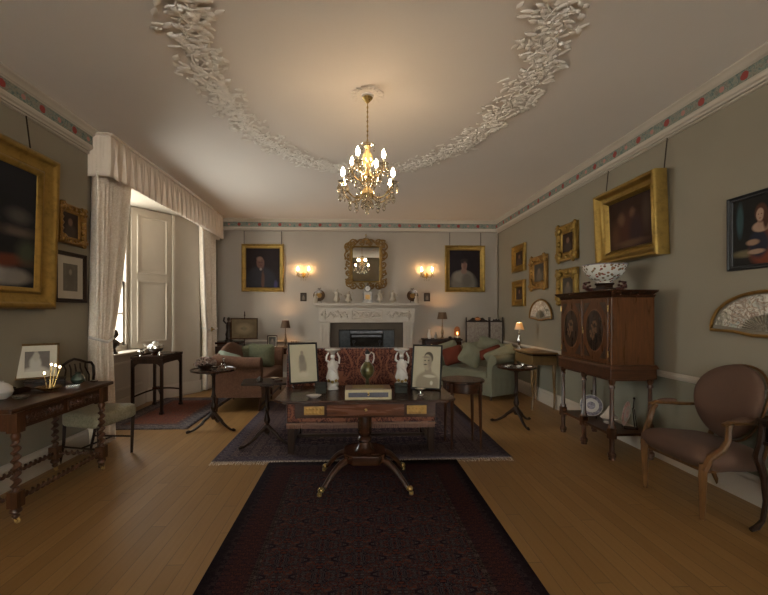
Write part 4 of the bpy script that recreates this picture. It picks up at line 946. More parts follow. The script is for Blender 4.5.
def fan_case(label, y, z, hw, hh):
    t = thing('framed_fan', label, 'fan', (XR, y, z), -PI / 2)
    n = 28; base = .16 * hh
    def rim(k): return [(hw * k * math.cos(PI * i / n), hh * k * math.sin(PI * i / n) ** .9 if 0 < i < n else 0) for i in range(n + 1)]
    out = rim(1) + [(-hw * .55, -hh * .02), (-hw * .22, -hh * .10), (hw * .22, -hh * .10), (hw * .55, -hh * .02)]
    pts = [(x, -.03, zz) for x, zz in out]
    MB().tube(pts, .013, 8, close=True).build('case_frame', GILTD, t)
    MB().prism([(x * .99, zz * .99) for x, zz in out], -.005, -.022).build('backing', m_plain('fan_case_silk', (.20, .17, .13), .8, 0, .1, 10), t, smooth=0)
    m = NT('painted_fan_leaf'); co = m.coord(); nn = m.noise(co, 11, 5, .6, .8)
    m.P(color=m.ramp(nn.outputs[0], [(.33, (.13, .12, .09)), (.42, (.30, .27, .21)), (.49, (.60, .56, .48)), (.54, (.26, .17, .12)), (.6, (.45, .44, .38)), (.68, (.30, .33, .30))]), rough=.7); m = m.m
    def leaf(u, v):
        a = PI * (.05 + .90 * u); r0, r1 = .42, .93; r = r0 + (r1 - r0) * v; p = .003 * ((int(u * 36) % 2) * 2 - 1)
        return (hw * r * math.cos(a), -.026 + p, hh * r * math.sin(a))
    MB().grid(leaf, 37, 6).build('fan_leaf', m, t, smooth=0)
    q = MB()
    for i in range(19):
        a = PI * (.06 + .88 * i / 18); q.tube([(hw * .03 * math.cos(a), -.027, hh * .02), (hw * .43 * math.cos(a), -.027, hh * .43 * math.sin(a))], [.004, .010], 4, flat=.3)
    q.build('fan_sticks', m_plain('pierced_ivory', (.36, .32, .25), .4, 0, .5, 90), t)
fan_case('large painted folding fan in a gilt half round case, below the portrait of the lady', 2.74, 1.26, .44, .29)
fan_case('small folding fan in a gilt half round case above the console table', 6.24, 1.31, .38, .29)

# ---------------------------------------------------------------- gilt mirror
def mirror():
    t = thing('wall_mirror', 'rectangular mirror in a carved and pierced gilt scroll frame above the fireplace', 'mirror', (.22, YB - .018, 2.37), rot=(math.radians(2.2), 0, math.radians(-.7)))
    w, h = .54, .68
    MB().box(-w / 2, w / 2, -.03, -.025, -h / 2, h / 2).build('mirror_glass', NT('mirror_silvering').P(color=(.50, .48, .44), rough=.01, metal=1), t, smooth=0)
    MB().frame(w + .05, h + .05, [(0, .005), (0, .055), (.012, .06), (.025, .045), (.028, .03)]).build('inner_frame', GILT, t, smooth=30)
    MB().box(-w / 2 - .02, w / 2 + .02, -.02, -.002, -h / 2 - .02, h / 2 + .02).build('backboard', DARKW, t, smooth=0)
    b = MB(); rnd = random.Random(4)
    def scroll(cx, cz, r, a0, d, turns=1.3):
        pts, rs = [], []
        for i in range(20):
            u = i / 19; a = a0 + d * u * turns * 2 * PI; q = r * (1 - .78 * u); pts.append((cx + q * math.cos(a), -.045 - .02 * u, cz + q * math.sin(a))); rs.append(.017 * (1 - .35 * u))
        b.tube(pts, rs, 6); b.ball((cx, -.06, cz), .02)
    for sx in (-1, 1):
        for z in (-.34, -.17, 0, .17, .34): scroll(sx * (w / 2 + .085), z, .085, PI / 2 if sx > 0 else PI / 2, -sx * (1 if z > 0 else -1))
        for x in (.09, .25): scroll(sx * x, h / 2 + .085, .08, 0 if sx > 0 else PI, sx); scroll(sx * x, -h / 2 - .085, .08, 0 if sx > 0 else PI, -sx)
        b.tube([(sx * (w / 2 + .03), -.04, -h / 2), (sx * (w / 2 + .05), -.05, -.15), (sx * (w / 2 + .03), -.05, 0), (sx * (w / 2 + .05), -.05, .15), (sx * (w / 2 + .03), -.04, h / 2)], .022, 6)
        for sz in (-1, 1): scroll(sx * (w / 2 + .05), sz * (h / 2 + .05), .10, PI / 4, sx * sz)
    for i in range(90):
        side = rnd.choice('lrtb'); u = rnd.uniform(-1, 1)
        if side in 'lr': x = (1 if side == 'r' else -1) * (w / 2 + rnd.uniform(.03, .15)); z = u * (h / 2 + .1)
        else: z = (1 if side == 't' else -1) * (h / 2 + rnd.uniform(.03, .14)); x = u * (w / 2 + .1)
        b.ball((x, -.05, z), rnd.uniform(.012, .028), .014, rnd.uniform(.012, .03), 7, 5)
    for i in range(7): a = PI * i / 6; b.ball((.07 * math.cos(a), -.055, h / 2 + .10 + .06 * math.sin(a)), .026, .015, .03, 8, 5)
    b.build('carved_frame', m_gilt('carved_gilding', (.30, .17, .055), .5), t, smooth=50)
    MB().tube([(0, -.02, h / 2 + .13), (0, -.016, 2.98 - 2.37)], .005, 6).build('hanging_chain', BRONZE, t)
    MB().ball((0, -.02, .585), .018).build('hook', BRASS, t)
mirror()

# ---------------------------------------------------------------- fireplace
def fireplace():
    t = thing('fireplace', 'cream carved stone fireplace with a deep shelf on the end wall', 'fireplace', (.235, YB, 0))
    MB().box(-1.04, 1.04, -.27, 0, 1.545, 1.59).build('mantel_shelf', MARBLE, t, smooth=0, bevel=.008)
    q = MB(); q.box(-1.0, 1.0, -.24, 0, 1.515, 1.545); q.box(-.965, .965, -.215, 0, 1.49, 1.515); q.build('shelf_moulding', MARBLE, t, smooth=0, bevel=.01)
    MB().box(-.95, .95, -.18, 0, 1.23, 1.49).build('frieze', MARBLE, t, smooth=0, bevel=.004)
    MB().frame(.62, .20, [(0, .0), (0, .018), (.012, .02), (.02, .01), (.02, 0)], -.18, 0, 1.36).build('tablet_moulding', MARBLE, t, smooth=0)
    b = MB(); rnd = random.Random(8)
    for (x0, x1) in ((-.9, -.38), (-.26, .26), (.38, .9)):
        n = 22
        for i in range(n):
            x = x0 + (x1 - x0) * (i + .5) / n; z = 1.36 + .04 * math.sin(i * 1.1); b.ball((x, -.183, z + rnd.uniform(-.02, .02)), rnd.uniform(.016, .03), .012, rnd.uniform(.012, .026), 8, 5)
        b.tube([(x0 + (x1 - x0) * k / 16, -.185, 1.36 + .05 * math.sin(k * 1.2)) for k in range(17)], .007, 6)
    for s in (-1, 1):
        for k in range(6): b.ball((s * .83, -.185, 1.27 + k * .035), .03 * math.sin(PI * (k + 1) / 7), .014, .02, 8, 5)
    b.build('carved_relief', MARBLE, t, smooth=60)
    q = MB(); q.box(-.95, .95, -.19, 0, 1.2, 1.23); q.build('lintel_moulding', MARBLE, t, smooth=0, bevel=.006)
    for s in (-1, 1):
        x0, x1 = sorted((s * .73, s * .93)); b = MB(); b.box(x0, x1, -.16, 0, .12, 1.2)
        for k in (0, 1, 2): c = x0 + .035 + k * .065; b.box(c - .016, c + .016, -.178, -.16, .2, 1.14)
        b.build('jamb', MARBLE, t, smooth=0, bevel=.004)
        MB().box(x0 - .015, x1 + .015, -.185, 0, 0, .12).build('plinth', MARBLE, t, smooth=0, bevel=.006)
        a0, a1 = sorted((s * .56, s * .73)); MB().box(a0, a1, -.10, 0, 0, 1.06).build('slip', SLATE, t, smooth=0)
    MB().box(-.73, .73, -.10, 0, 1.06, 1.2).build('slip', SLATE, t, smooth=0)
    q = MB(); q.box(-.56, .56, -.035, -.005, 0, 1.06); q.build('firebrick', m_plain('sooty_brick', (.02, .017, .015), .9, 0, .4, 9, spec=.05), t, smooth=0)
    DT = m_plain('blue_black_tiles', (.020, .022, .024), .3, 0, .6, 14, spec=.2)
    for s in (-1, 1): a0, a1 = sorted((s * .33, s * .55)); MB().box(a0, a1, -.075, -.04, .0, 1.04).build('tile_cheek', DT, t, smooth=0, bevel=.004)
    q = MB(); q.box(-.33, .33, -.075, -.04, .97, 1.04); q.box(-.30, .30, -.09, -.07, .90, .955); q.build('hood', m_plain('polished_steel', (.06, .06, .065), .35, .6, .3, 12), t, smooth=0, bevel=.01)
    b = MB()
    for z in (.48, .56, .64, .72): b.tube([(-.32, -.06, z), (-.2, -.12, z), (.2, -.12, z), (.32, -.06, z)], .010, 6)
    for s in (-1, 1): b.tube([(s * .26, -.13, 0), (s * .26, -.13, .8)], .014, 6); b.ball((s * .26, -.13, .82), .03)
    b.build('grate', BLACK, t)
    MB().box(-1.0, 1.0, -.62, -.17, 0, .03).build('hearth', SLATE, t, smooth=0, bevel=.005)
fireplace()
ZM = 1.59
FIG = m_plain('ivory_bisque', (.36, .30, .23), .5, 0, .06, 20)
def statuette(x, label, h, lean=0, m=FIG):
    t = thing('statuette', label, 'figurine', (x, YB - .13, ZM))
    k = h / .22
    MB().lathe([(.036, 0), (.036, .012), (.028, .02), (.03, .032)], seg=16).build('plinth', m, t)
    b = MB(); b.lathe([(.026, .03), (.034, .05), (.026, .09), (.02, .12), (.026, .15), (.028, .165), (.012, .18), (.009, .188)], seg=14, wob=lambda a, z: 1 + .12 * math.sin(4 * a + 30 * z))
    b.ball((0, -.002, .203), .015, .016, .019); s = 1 if lean >= 0 else -1
    b.tube([(s * .022, 0, .16), (s * .045, -.01, .14), (s * .04, -.03, .115)], .007, 6); b.tube([(-s * .022, 0, .16), (-s * .042, -.01, .175), (-s * .035, -.012, .21)], .007, 6)
    b.xf(M4(s=(1.9, 1.6, k))); b.build('figure', m, t, smooth=60)
for x, lab, h, l in ((-.36, 'ivory statuette on the mantelpiece, second piece from the left plate', .27, 1), (-.125, 'small ivory statuette on the mantelpiece, just left of the clock', .23, -1), (.495, 'small ivory statuette on the mantelpiece, just right of the clock', .25, -1), (.755, 'ivory statuette on the mantelpiece, nearest the right plate', .26, 1)): statuette(x, lab, h, l)
for x, s, lab in ((-.76, 1, 'dark round plate on a stand at the left end of the mantelpiece'), (1.20, -1, 'dark round plate on a stand at the right end of the mantelpiece')):
    t = thing('dark_plate', lab, 'plate', (x + s * .05, YB - .13, ZM)); A = M4((0, .0, .145), (PI / 2 - .15, 0, 0))
    MB().lathe([(.001, 0), (.07, 0), (.115, .012), (.115, .017), (.07, .005), (.001, .005)], seg=32).xf(A).build('dish', m_plain('tortoiseshell_glaze', (.07, .035, .015), .25, .1, .6, 30), t)
    MB().lathe([(.001, .0055), (.05, .0055), (.05, .007), (.001, .007)], seg=20).xf(A).build('centre', GILTD, t)
    q = MB(); q.tube([(-.04, -.03, .02), (-.04, .05, .006), (0, .045, .16)], .005, 6); q.tube([(.04, -.03, .02), (.04, .05, .006), (0, .045, .16), (0, .04, .28)], .005, 6); q.tube([(-.03, .03, .29), (0, .035, .275), (.03, .03, .30)], .008, 6); q.build('plate_stand', DARKW, t)
    t = thing('seated_figurine', 'white seated figurine in front of the %s mantel plate' % ('left' if s > 0 else 'right'), 'figurine', (x - s * .015, YB - .215, ZM))
    b = MB(); b.lathe([(.05, 0), (.05, .02), (.04, .03), (.045, .06), (.03, .09), (.03, .13), (.012, .15)], seg=14, sy=.6); b.ball((0, 0, .172), .018, .018, .022); b.tube([(.025, 0, .13), (.05, -.01, .1), (.03, -.02, .07)], .008, 6); b.build('figure', FIG, t, smooth=60)
def clock():
    t = thing('mantel_clock', 'small silver grey clock with a round dial in the middle of the mantelpiece', 'clock', (.25, YB - .14, ZM))
    CM = m_plain('pewter_grey', (.16, .14, .12), .35, .6, .4, 40)
    b = MB(); b.box(-.11, .11, -.06, .06, 0, .03); b.box(-.095, .095, -.05, .05, .03, .05); b.box(-.075, .075, -.045, .045, .05, .20); b.box(-.095, .095, -.055, .055, .20, .225)
    for s in (-1, 1): b.tube([(s * .085, -.045, .05), (s * .085, -.045, .2)], .01, 8)
    b.build('case', CM, t, smooth=30, bevel=.004)
    MB().box(-.045, .045, -.05, -.045, .07, .16).build('panel', GILTD, t, smooth=0)
    A = M4((0, -.04, .285), (PI / 2, 0, 0)); MB().lathe([(.001, -.06), (.055, -.06), (.068, -.05), (.068, 0), (.055, .008), (.05, .004)], seg=28, caps=False).xf(A).build('dial_case', CM, t)
    d = MB().lathe([(.001, .0), (.052, .0), (.052, .004), (.001, .004)], seg=28).xf(A).build('dial', PORC, t)
    q = MB(); q.tube([(0, -.046, .285), (.0, -.046, .32)], .002, 4); q.build('hour_hand', BLACK, d); MB().tube([(0, -.046, .285), (.022, -.046, .272)], .002, 4).build('minute_hand', BLACK, d)
    b = MB(); b.lathe([(.02, .345), (.012, .36), (.018, .375), (.003, .40)], seg=12); b.build('finial', CM, t)
clock()

# ---------------------------------------------------------------- lights that are lit
FLAME = m_emit('lit_bulb_glass', (1, .71, .42), BULB); FLAME2 = m_emit('lit_sconce_bulb', (1, .58, .24), SCONCE)
GOLDG = NT('amber_cut_glass').P(color=(.85, .62, .3), rough=.12, metal=.55); CANDLE = m_plain('candle_tube', (.75, .68, .52), .5, 0, .03, 10)
def bulb(b, x, y, z, s=1.0): return b.lathe([(.006 * s, 0), (.013 * s, .012 * s), (.0155 * s, .027 * s), (.012 * s, .045 * s), (.005 * s, .062 * s), (.0008, .07 * s)], (x, y, z), 10)
def drop(b, x, y, z, s=1.0):
    b.lathe([(.001, 0), (.003 * s, -.004 * s), (.003 * s, -.010 * s), (.001, -.013 * s)], (x, y, z), 6); return b.lathe([(.001, -.013 * s), (.006 * s, -.022 * s), (.014 * s, -.042 * s), (.0145 * s, -.052 * s), (.008 * s, -.066 * s), (.001, -.072 * s)], (x, y, z), 8)
def chandelier():
    t = thing('chandelier', 'brass and crystal chandelier with lit candle bulbs in two tiers hanging from the ceiling rose', 'chandelier', (.105, 3.42, 0))
    MB().lathe([(.001, H - .03), (.03, H - .032), (.045, H - .045), (.03, H - .065), (.012, H - .085), (.006, H - .09)], seg=20).build('canopy', BRASS, t)
    q = MB(); z = H - .09
    while z > 2.83: q.tube([(.006 * math.cos(a) * (1 if int(z * 50) % 2 else .3), .006 * math.sin(a) * (.3 if int(z * 50) % 2 else 1), z - .012 + .013 * math.sin(a)) for a in [2 * PI * k / 6 for k in range(6)]], .0022, 4, close=True); z -= .02
    q.tube([(0, 0, H - .09), (0, 0, 2.82)], .003, 6); q.build('chain', BRASS, t)
    MB().lathe([(.004, 2.83), (.02, 2.82), (.03, 2.80), (.015, 2.78), (.022, 2.76), (.042, 2.72), (.05, 2.68), (.034, 2.64), (.02, 2.61), (.028, 2.58), (.06, 2.55), (.068, 2.53), (.04, 2.51), (.018, 2.49), (.03, 2.45), (.055, 2.42), (.062, 2.395), (.035, 2.37), (.012, 2.35), (.02, 2.33), (.012, 2.31), (.002, 2.30)], seg=20).build('stem', GOLDG, t)
    b = MB(); b.lathe([(.02, 2.80), (.055, 2.81), (.062, 2.82), (.055, 2.815), (.02, 2.795)], seg=16, wob=lambda a, z: 1 + .08 * math.cos(8 * a)); b.build('crown', CRYSTAL, t)
    rnd = random.Random(11); nd = 0
    def arm(a, r, zb, zc, sag, lit=True):
        pts = []
        for i in range(11):
            u = i / 10; pts.append((math.cos(a) * (.03 + (r - .03) * u), math.sin(a) * (.03 + (r - .03) * u), zb + (zc - zb) * u ** 2 - sag * math.sin(PI * u)))
        ar = MB().tube(pts, .0065, 8).build('arm', GOLDG, t); x, y = r * math.cos(a), r * math.sin(a)
        MB().lathe([(.006, zc - .004), (.022, zc), (.040, zc + .012), (.042, zc + .016), (.02, zc + .006), (.008, zc + .004)], (x, y, 0), 14, wob=lambda a, z: 1 + .06 * math.cos(7 * a)).build('drip_pan', CRYSTAL, ar)
        if lit: MB().lathe([(.008, zc + .004), (.009, zc + .055), (.006, zc + .057)], (x, y, 0), 10).build('candle_tube', CANDLE, ar); bulb(MB(), x, y, zc + .057, 1.12).build('bulb', FLAME, ar)
        else: MB().lathe([(.004, zc), (.012, zc + .03), (.006, zc + .06), (.012, zc + .09), (.002, zc + .13)], (x, y, 0), 8).build('crystal_spire', CRYSTAL, ar)
        for u in (.45, .72): drop(MB(), x * u, y * u, zb + (zc - zb) * u * u - sag * math.sin(PI * u) - .008, 1.25).build('crystal_drop', CRYSTAL, ar)
        for k in range(5):
            q = a + (k - 2) * 1.15; drop(MB(), x + .036 * math.cos(q), y + .036 * math.sin(q), zc + .008, rnd.uniform(.95, 1.3)).build('crystal_drop', CRYSTAL, ar)
        q = MB()
        for i in range(9):
            u = i / 8; q.ball((x * (1 - u) + 0, y * (1 - u), zc + .01 + (2.62 - zc) * u - .06 * math.sin(PI * u)), .006, seg=6, rings=4)
        o = q.build('bead_chain', CRYSTAL, ar); o['kind'] = 'stuff'
    for k in (34, 90, 146, 214, 270, 326): arm(math.radians(k), .245, 2.40, 2.445, .06, k not in (90, 270))
    for k in (58, 148, 238, 328): arm(math.radians(k), .155, 2.55, 2.615, .03)
    for k in range(10):
        a = 2 * PI * k / 10; drop(MB(), .10 * math.cos(a), .10 * math.sin(a), 2.41 - .02 * (k % 2), 1.15).build('crystal_drop', CRYSTAL, t)
    for k in range(6): a = 2 * PI * k / 6 + .3; drop(MB(), .045 * math.cos(a), .045 * math.sin(a), 2.36, 1.2).build('crystal_drop', CRYSTAL, t)
    for k in range(5): a = 2 * PI * k / 5; drop(MB(), .055 * math.cos(a), .055 * math.sin(a), 2.81, .7).build('crystal_drop', CRYSTAL, t)
    MB().ball((0, 0, 2.285), .02).build('pendant_ball', CRYSTAL, t)
chandelier()
def sconce(x, label):
    t = thing('wall_sconce', label, 'wall light', (x, YB, 2.16))
    MB().lathe([(.04, 0), (.045, .006), (.03, .02), (.012, .035)], seg=16).xf(M4(rot=(PI / 2, 0, 0))).build('backplate', BRASS, t)
    MB().lathe([(.002, -.08), (.01, -.07), (.02, -.04), (.008, -.02), (.014, 0), (.008, .03), (.002, .05)], (0, -.045, 0), 12).build('stem', GILT, t)
    for s in (-1, 1):
        a = MB().tube([(0, -.045, -.02), (s * .04, -.06, -.055), (s * .085, -.075, -.05), (s * .108, -.08, -.01), (s * .108, -.08, .02)], .006, 8).build('arm', GILT, t)
        MB().lathe([(.008, .02), (.034, .03), (.036, .034), (.01, .028)], (s * .108, -.08, 0), 14).build('drip_pan', CRYSTAL, a)
        MB().lathe([(.009, .028), (.009, .075)], (s * .108, -.08, 0), 10).build('candle_tube', CANDLE, a)
        bulb(MB(), s * .108, -.08, .075, 1.15).build('bulb', FLAME2, a)
        for k in range(3): drop(MB(), s * .108 + .03 * math.cos(k * 2.1), -.08 + .03 * math.sin(k * 2.1), .026, .9).build('crystal_drop', CRYSTAL, a)
    for x_ in (-.045, 0, .045): drop(MB(), x_, -.055, -.055, .9).build('crystal_drop', CRYSTAL, t)
sconce(-1.03, 'two armed brass wall sconce with lit candle bulbs, left of the mirror'); sconce(1.45, 'two armed brass wall sconce with lit candle bulbs, right of the mirror')
def shade_mat(name, c, tr, k=.4):
    m = NT(name); m.P(color=c, rough=.8); tl = m.n('ShaderNodeBsdfTranslucent', {0: tr}); mx = m.n('ShaderNodeMixShader', {0: k, 1: m.b.outputs[0], 2: tl.outputs[0]}); m.t.links.new(mx.outputs[0], m.out.inputs[0]); return m.m
def lamp(loc, label, H_, r0, r1, hs, body, shade, bm, s=1.0):
    t = thing('table_lamp', label, 'lamp', loc)
    b = MB(); b.lathe([(.055, 0), (.055, .012), (.03, .025), (.018, .05), (.028, .09), (.034, .13), (.02, .18), (.012, .22), (.018, .24), (.01, .26), (.007, H_ - hs * .5)], seg=18); b.build('base', body, t)
    sh = MB().lathe([(r1, H_ - hs), (r0, H_), (r0 - .003, H_), (r1 - .003, H_ - hs)], seg=32, caps=False); sh.f += []; sh.build('shade', shade, t)
    q = MB(); 
    for k in range(3): a = k * 2.094; q.tube([(0, 0, H_ - hs * .45), (r0 * math.cos(a), r0 * math.sin(a), H_ - .006)], .0015, 4)
    q.build('shade_carrier', BRASS, t); bulb(MB(), 0, 0, H_ - hs * .62, s).build('bulb', bm, t)
LB = m_emit('lit_lamp_bulb', (1, .56, .24), 480.0)
lamp((-1.35, 7.93, .725), 'small table lamp with a brown shade, lit, left of the fireplace', .52, .066, .095, .145, m_plain('brown_ceramic', (.14, .09, .05), .3, .2, .4, 20), shade_mat('brown_card_shade', (.10, .055, .03), (.08, .04, .02), .12), LB, 1.1)
lamp((1.715, 7.90, .885), 'small table lamp with a copper brown shade, lit, right of the fireplace', .52, .075, .10, .135, m_plain('mottled_brown_stem', (.20, .13, .07), .3, .3, .5, 25), shade_mat('copper_shade', (.12, .065, .03), (.08, .04, .02), .12), LB, 1.1)
lamp((2.62, 6.36, .828), 'slim table lamp with a glowing white shade on the golden console table', .41, .04, .075, .11, SILVER, shade_mat('white_silk_shade', (.8, .74, .6), (.95, .75, .5)), m_emit('lit_console_bulb', (1, .66, .34), 330.0), 1.0)
# ---------------------------------------------------------------- left foreground writing table on twisted legs
def twist(b, x, y, z0, z1, R, amp, pitch, ph=0, horiz=None, n=None):
    n = n or int((z1 - z0) / pitch * 14)
    def f(u, v):
        z = z0 + (z1 - z0) * v; a = 2 * PI * u; k = 2 * PI * (z - z0) / pitch + ph; e = min(1, min(v, 1 - v) * 12)
        cx, cy = amp * e * math.cos(k), amp * e * math.sin(k)
        return (x + cx + R * math.cos(a), y + cy + R * math.sin(a), z)
    st = len(b.v); b.grid(f, 12, n, cu=True)
    if horiz:  # lay it along x or y: (axis, fixed coordinates)
        ax, p, q = horiz; new = []
        for vx, vy, vz in b.v[st:]: new.append((vz, p + vx, q + vy) if ax == 'x' else (p + vx, vz, q + vy))
        b.v[st:] = new
    return b
def bobbin(b, x, y, z0, z1, R, amp, n):
    prof = [(R - amp * .2, z0)]
    for i in range(n * 8 + 1): u = i / (n * 8); prof.append((R + amp * abs(math.sin(PI * n * u)) - amp * .4, z0 + (z1 - z0) * u))
    return b.lathe(prof, (x, y, 0), 16)
def writing_table():
    t = thing('writing_table', 'dark oak table with carved drawers on bobbin twist legs, left foreground', 'table', (XL + .04, 3.24, 0))
    # local: x 0 (wall) .. .50 (room), y -.52 .. +.55
    b = MB().box(0, .50, -.55, .56, .745, .775); b.build('tabletop', OAKD, t, smooth=0, bevel=.008)
    MB().box(.02, .475, -.515, .525, .735, .745).build('top_moulding', OAKD, t, smooth=0, bevel=.004)
    MB().box(.03, .45, -.48, .49, .615, .735).build('apron', OAKD, t, smooth=0, bevel=.004)
    CV = m_plain('carved_walnut', (.06, .022, .010), .35, 0, .4, 40)
    for (y0, y1) in ((-.40, -.02), (.03, .41)):
        d = MB().box(.45, .462, y0, y1, .63, .725).build('drawer', OAKD, t, smooth=0, bevel=.003); q = MB(); rnd = random.Random(int(y0 * 100))
        for i in range(9):
            y = y0 + .03 + (y1 - y0 - .06) * i / 8; q.tube([(.464, y + .014 * math.cos(a), .677 + .026 * math.sin(a)) for a in [i + k * .7 for k in range(8)]], .006, 5); q.ball((.466, y, .677), .010, .012, .012, 8, 5)
        q.build('carving', CV, d); MB().ball((.475, (y0 + y1) / 2, .677), .012).build('knob', DARKW, d)
    for i, (x, y) in enumerate(((.45, -.45), (.45, .46), (.05, -.45), (.05, .46))):
        l = MB(); l.box(x - .035, x + .035, y - .035, y + .035, .605, .74); bobbin(l, x, y, .545, .61, .022, .012, 1)
        twist(l, x, y, .215, .55, .022, .0095, .055, i * 1.5); l.box(x - .034, x + .034, y - .034, y + .034, .11, .215)
        l.lathe([(.02, .11), (.034, .095), (.036, .08), (.018, .062), (.024, .05), (.014, .035)], (x, y, 0), 14); lg = l.build('leg', OAKZ, t, smooth=50)
        q = MB(); q.lathe([(.016, -.008), (.020, -.004), (.020, .004), (.016, .008)], seg=14).xf(M4((x + .01, y, .0205), (PI / 2, 0, 0))); q.tube([(x, y, .04), (x + .01, y, .02)], .008, 6); q.build('castor', BRASS, lg)
    for y in (-.45, .46):
        b = MB(); twist(b, 0, 0, .08, .42, .014, .009, .05, horiz=('x', y, .16)); b.build('stretcher', OAKZ, t, smooth=50)
    for x in (.05, .45):
        b = MB(); twist(b, 0, 0, -.42, .43, .014, .009, .05, horiz=('y', x, .16)); b.build('stretcher', OAKZ, t, smooth=50)
writing_table()
ZW = .776
PH3 = m_paint('bride_photo', (.13, .11, .095), [(.48, .12, .36, .22, (.36, .32, .27), .2), (.45, .42, .15, .25, (.34, .31, .26), .2), (.47, .66, .08, .15, (.30, .27, .22), .25), (.47, .83, .05, .06, (.26, .22, .18), .25)], .35, (.09, .078, .065))
easel_frame('photo_frame', 'gold framed photograph of a bride in a wide white mount on the left table', (-2.63, 3.47, ZW + .072), .29, .295, PH3, m_wood('gold_brown_frame', (.12, .06, .02), (.26, .15, .05), .4, 2), math.radians(32), math.radians(12), fw=.016, mat=.048)
t = thing('fluted_dish', 'brass dish with small glowing beads on thin stems on the left table', 'dish', (-2.44, 3.34, ZW))
MB().lathe([(.035, 0), (.045, .006), (.065, .016), (.088, .028), (.09, .034), (.06, .024), (.001, .018)], seg=32, wob=lambda a, z: 1 + .03 * math.cos(12 * a)).build('dish', NT('amber_brass').P(color=(.42, .26, .10), rough=.25, metal=.7), t)
BEAD = m_emit('bead_glow', (1, .78, .48), 14.0)  # emissive beads for small bright spots of unclear kind
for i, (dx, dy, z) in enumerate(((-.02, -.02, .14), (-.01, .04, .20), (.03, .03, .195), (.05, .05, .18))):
    s = MB().tube([(dx * .4, dy * .4, .02), (dx, dy, z - .014)], .003, 6).build('stem', BRASS, t); MB().lathe([(.004, z - .016), (.013, z - .008), (.014, z)], (dx, dy, 0), 12).build('cup', CLEAR, s); MB().ball((dx, dy, z + .004), .007, .007, .009).build('glow_bead', BEAD, s)
o = MB().lathe([(.03, 0), (.045, .01), (.055, .035), (.045, .065), (.02, .085), (.022, .1)], seg=24).build('green_vase', m_plain('celadon_glaze', (.05, .07, .055), .2, 0, .15, 10), None, (-2.44, 3.68, ZW)); tag(o, 'squat green glazed vase behind the brass dish on the left table', 'vase')
o = MB().lathe([(.03, 0), (.04, .008), (.05, .02), (.052, .028), (.044, .022), (.03, .014), (.001, .012)], seg=24, wob=lambda a, z: 1 + .04 * math.cos(10 * a)).build('glass_ashtray', CLEAR, None, (-2.41, 3.03, ZW)); tag(o, 'small cut glass dish at the near corner of the left table', 'dish')
o = MB().lathe([(.03, 0), (.055, .02), (.068, .05), (.06, .085), (.035, .11), (.012, .12), (.014, .13)], seg=24).build('white_jar', PORC, None, (-2.55, 3.04, ZW)); tag(o, 'round white porcelain jar at the left edge of the left table', 'jar')
t = thing('serving_tray', 'dark wooden tray with raised ends below the bride photograph', 'tray', (-2.64, 3.23, ZW), math.radians(84))
MB().box(-.10, .10, -.06, .06, 0, .008).build('base', DARKW, t, smooth=0)
for s in (-1, 1): MB().prism([(-.10, .008), (.10, .008), (.10, .03), (.06, .045), (-.06, .045), (-.10, .03)], s * .06 - .003, s * .06 + .003).build('side', DARKW, t, smooth=0)
o = MB().lathe([(.015, 0), (.028, .004), (.032, .014), (.02, .018), (.001, .018)], seg=20).build('silver_box', SILVER, None, (-2.34, 3.74, ZW)); tag(o, 'tiny round silver box at the far end of the left table', 'box')
o = MB().box(-.05, .05, -.03, .03, 0, .012).build('silver_case', SILVER, None, (-2.40, 3.56, ZW), (0, 0, .5), smooth=0, bevel=.003); tag(o, 'flat silver case lying near the far end of the left table', 'case')

t = thing('flat_box', 'flat dark box under the framed photograph of the bride', 'box', (-2.575, 3.49, ZW), math.radians(32))
MB().box(-.13, .13, -.07, .09, 0, .055).build('body', DARKW, t, smooth=0, bevel=.003); MB().box(-.135, .135, -.075, .095, .057, .071).build('lid', DARKW, t, smooth=0, bevel=.003)
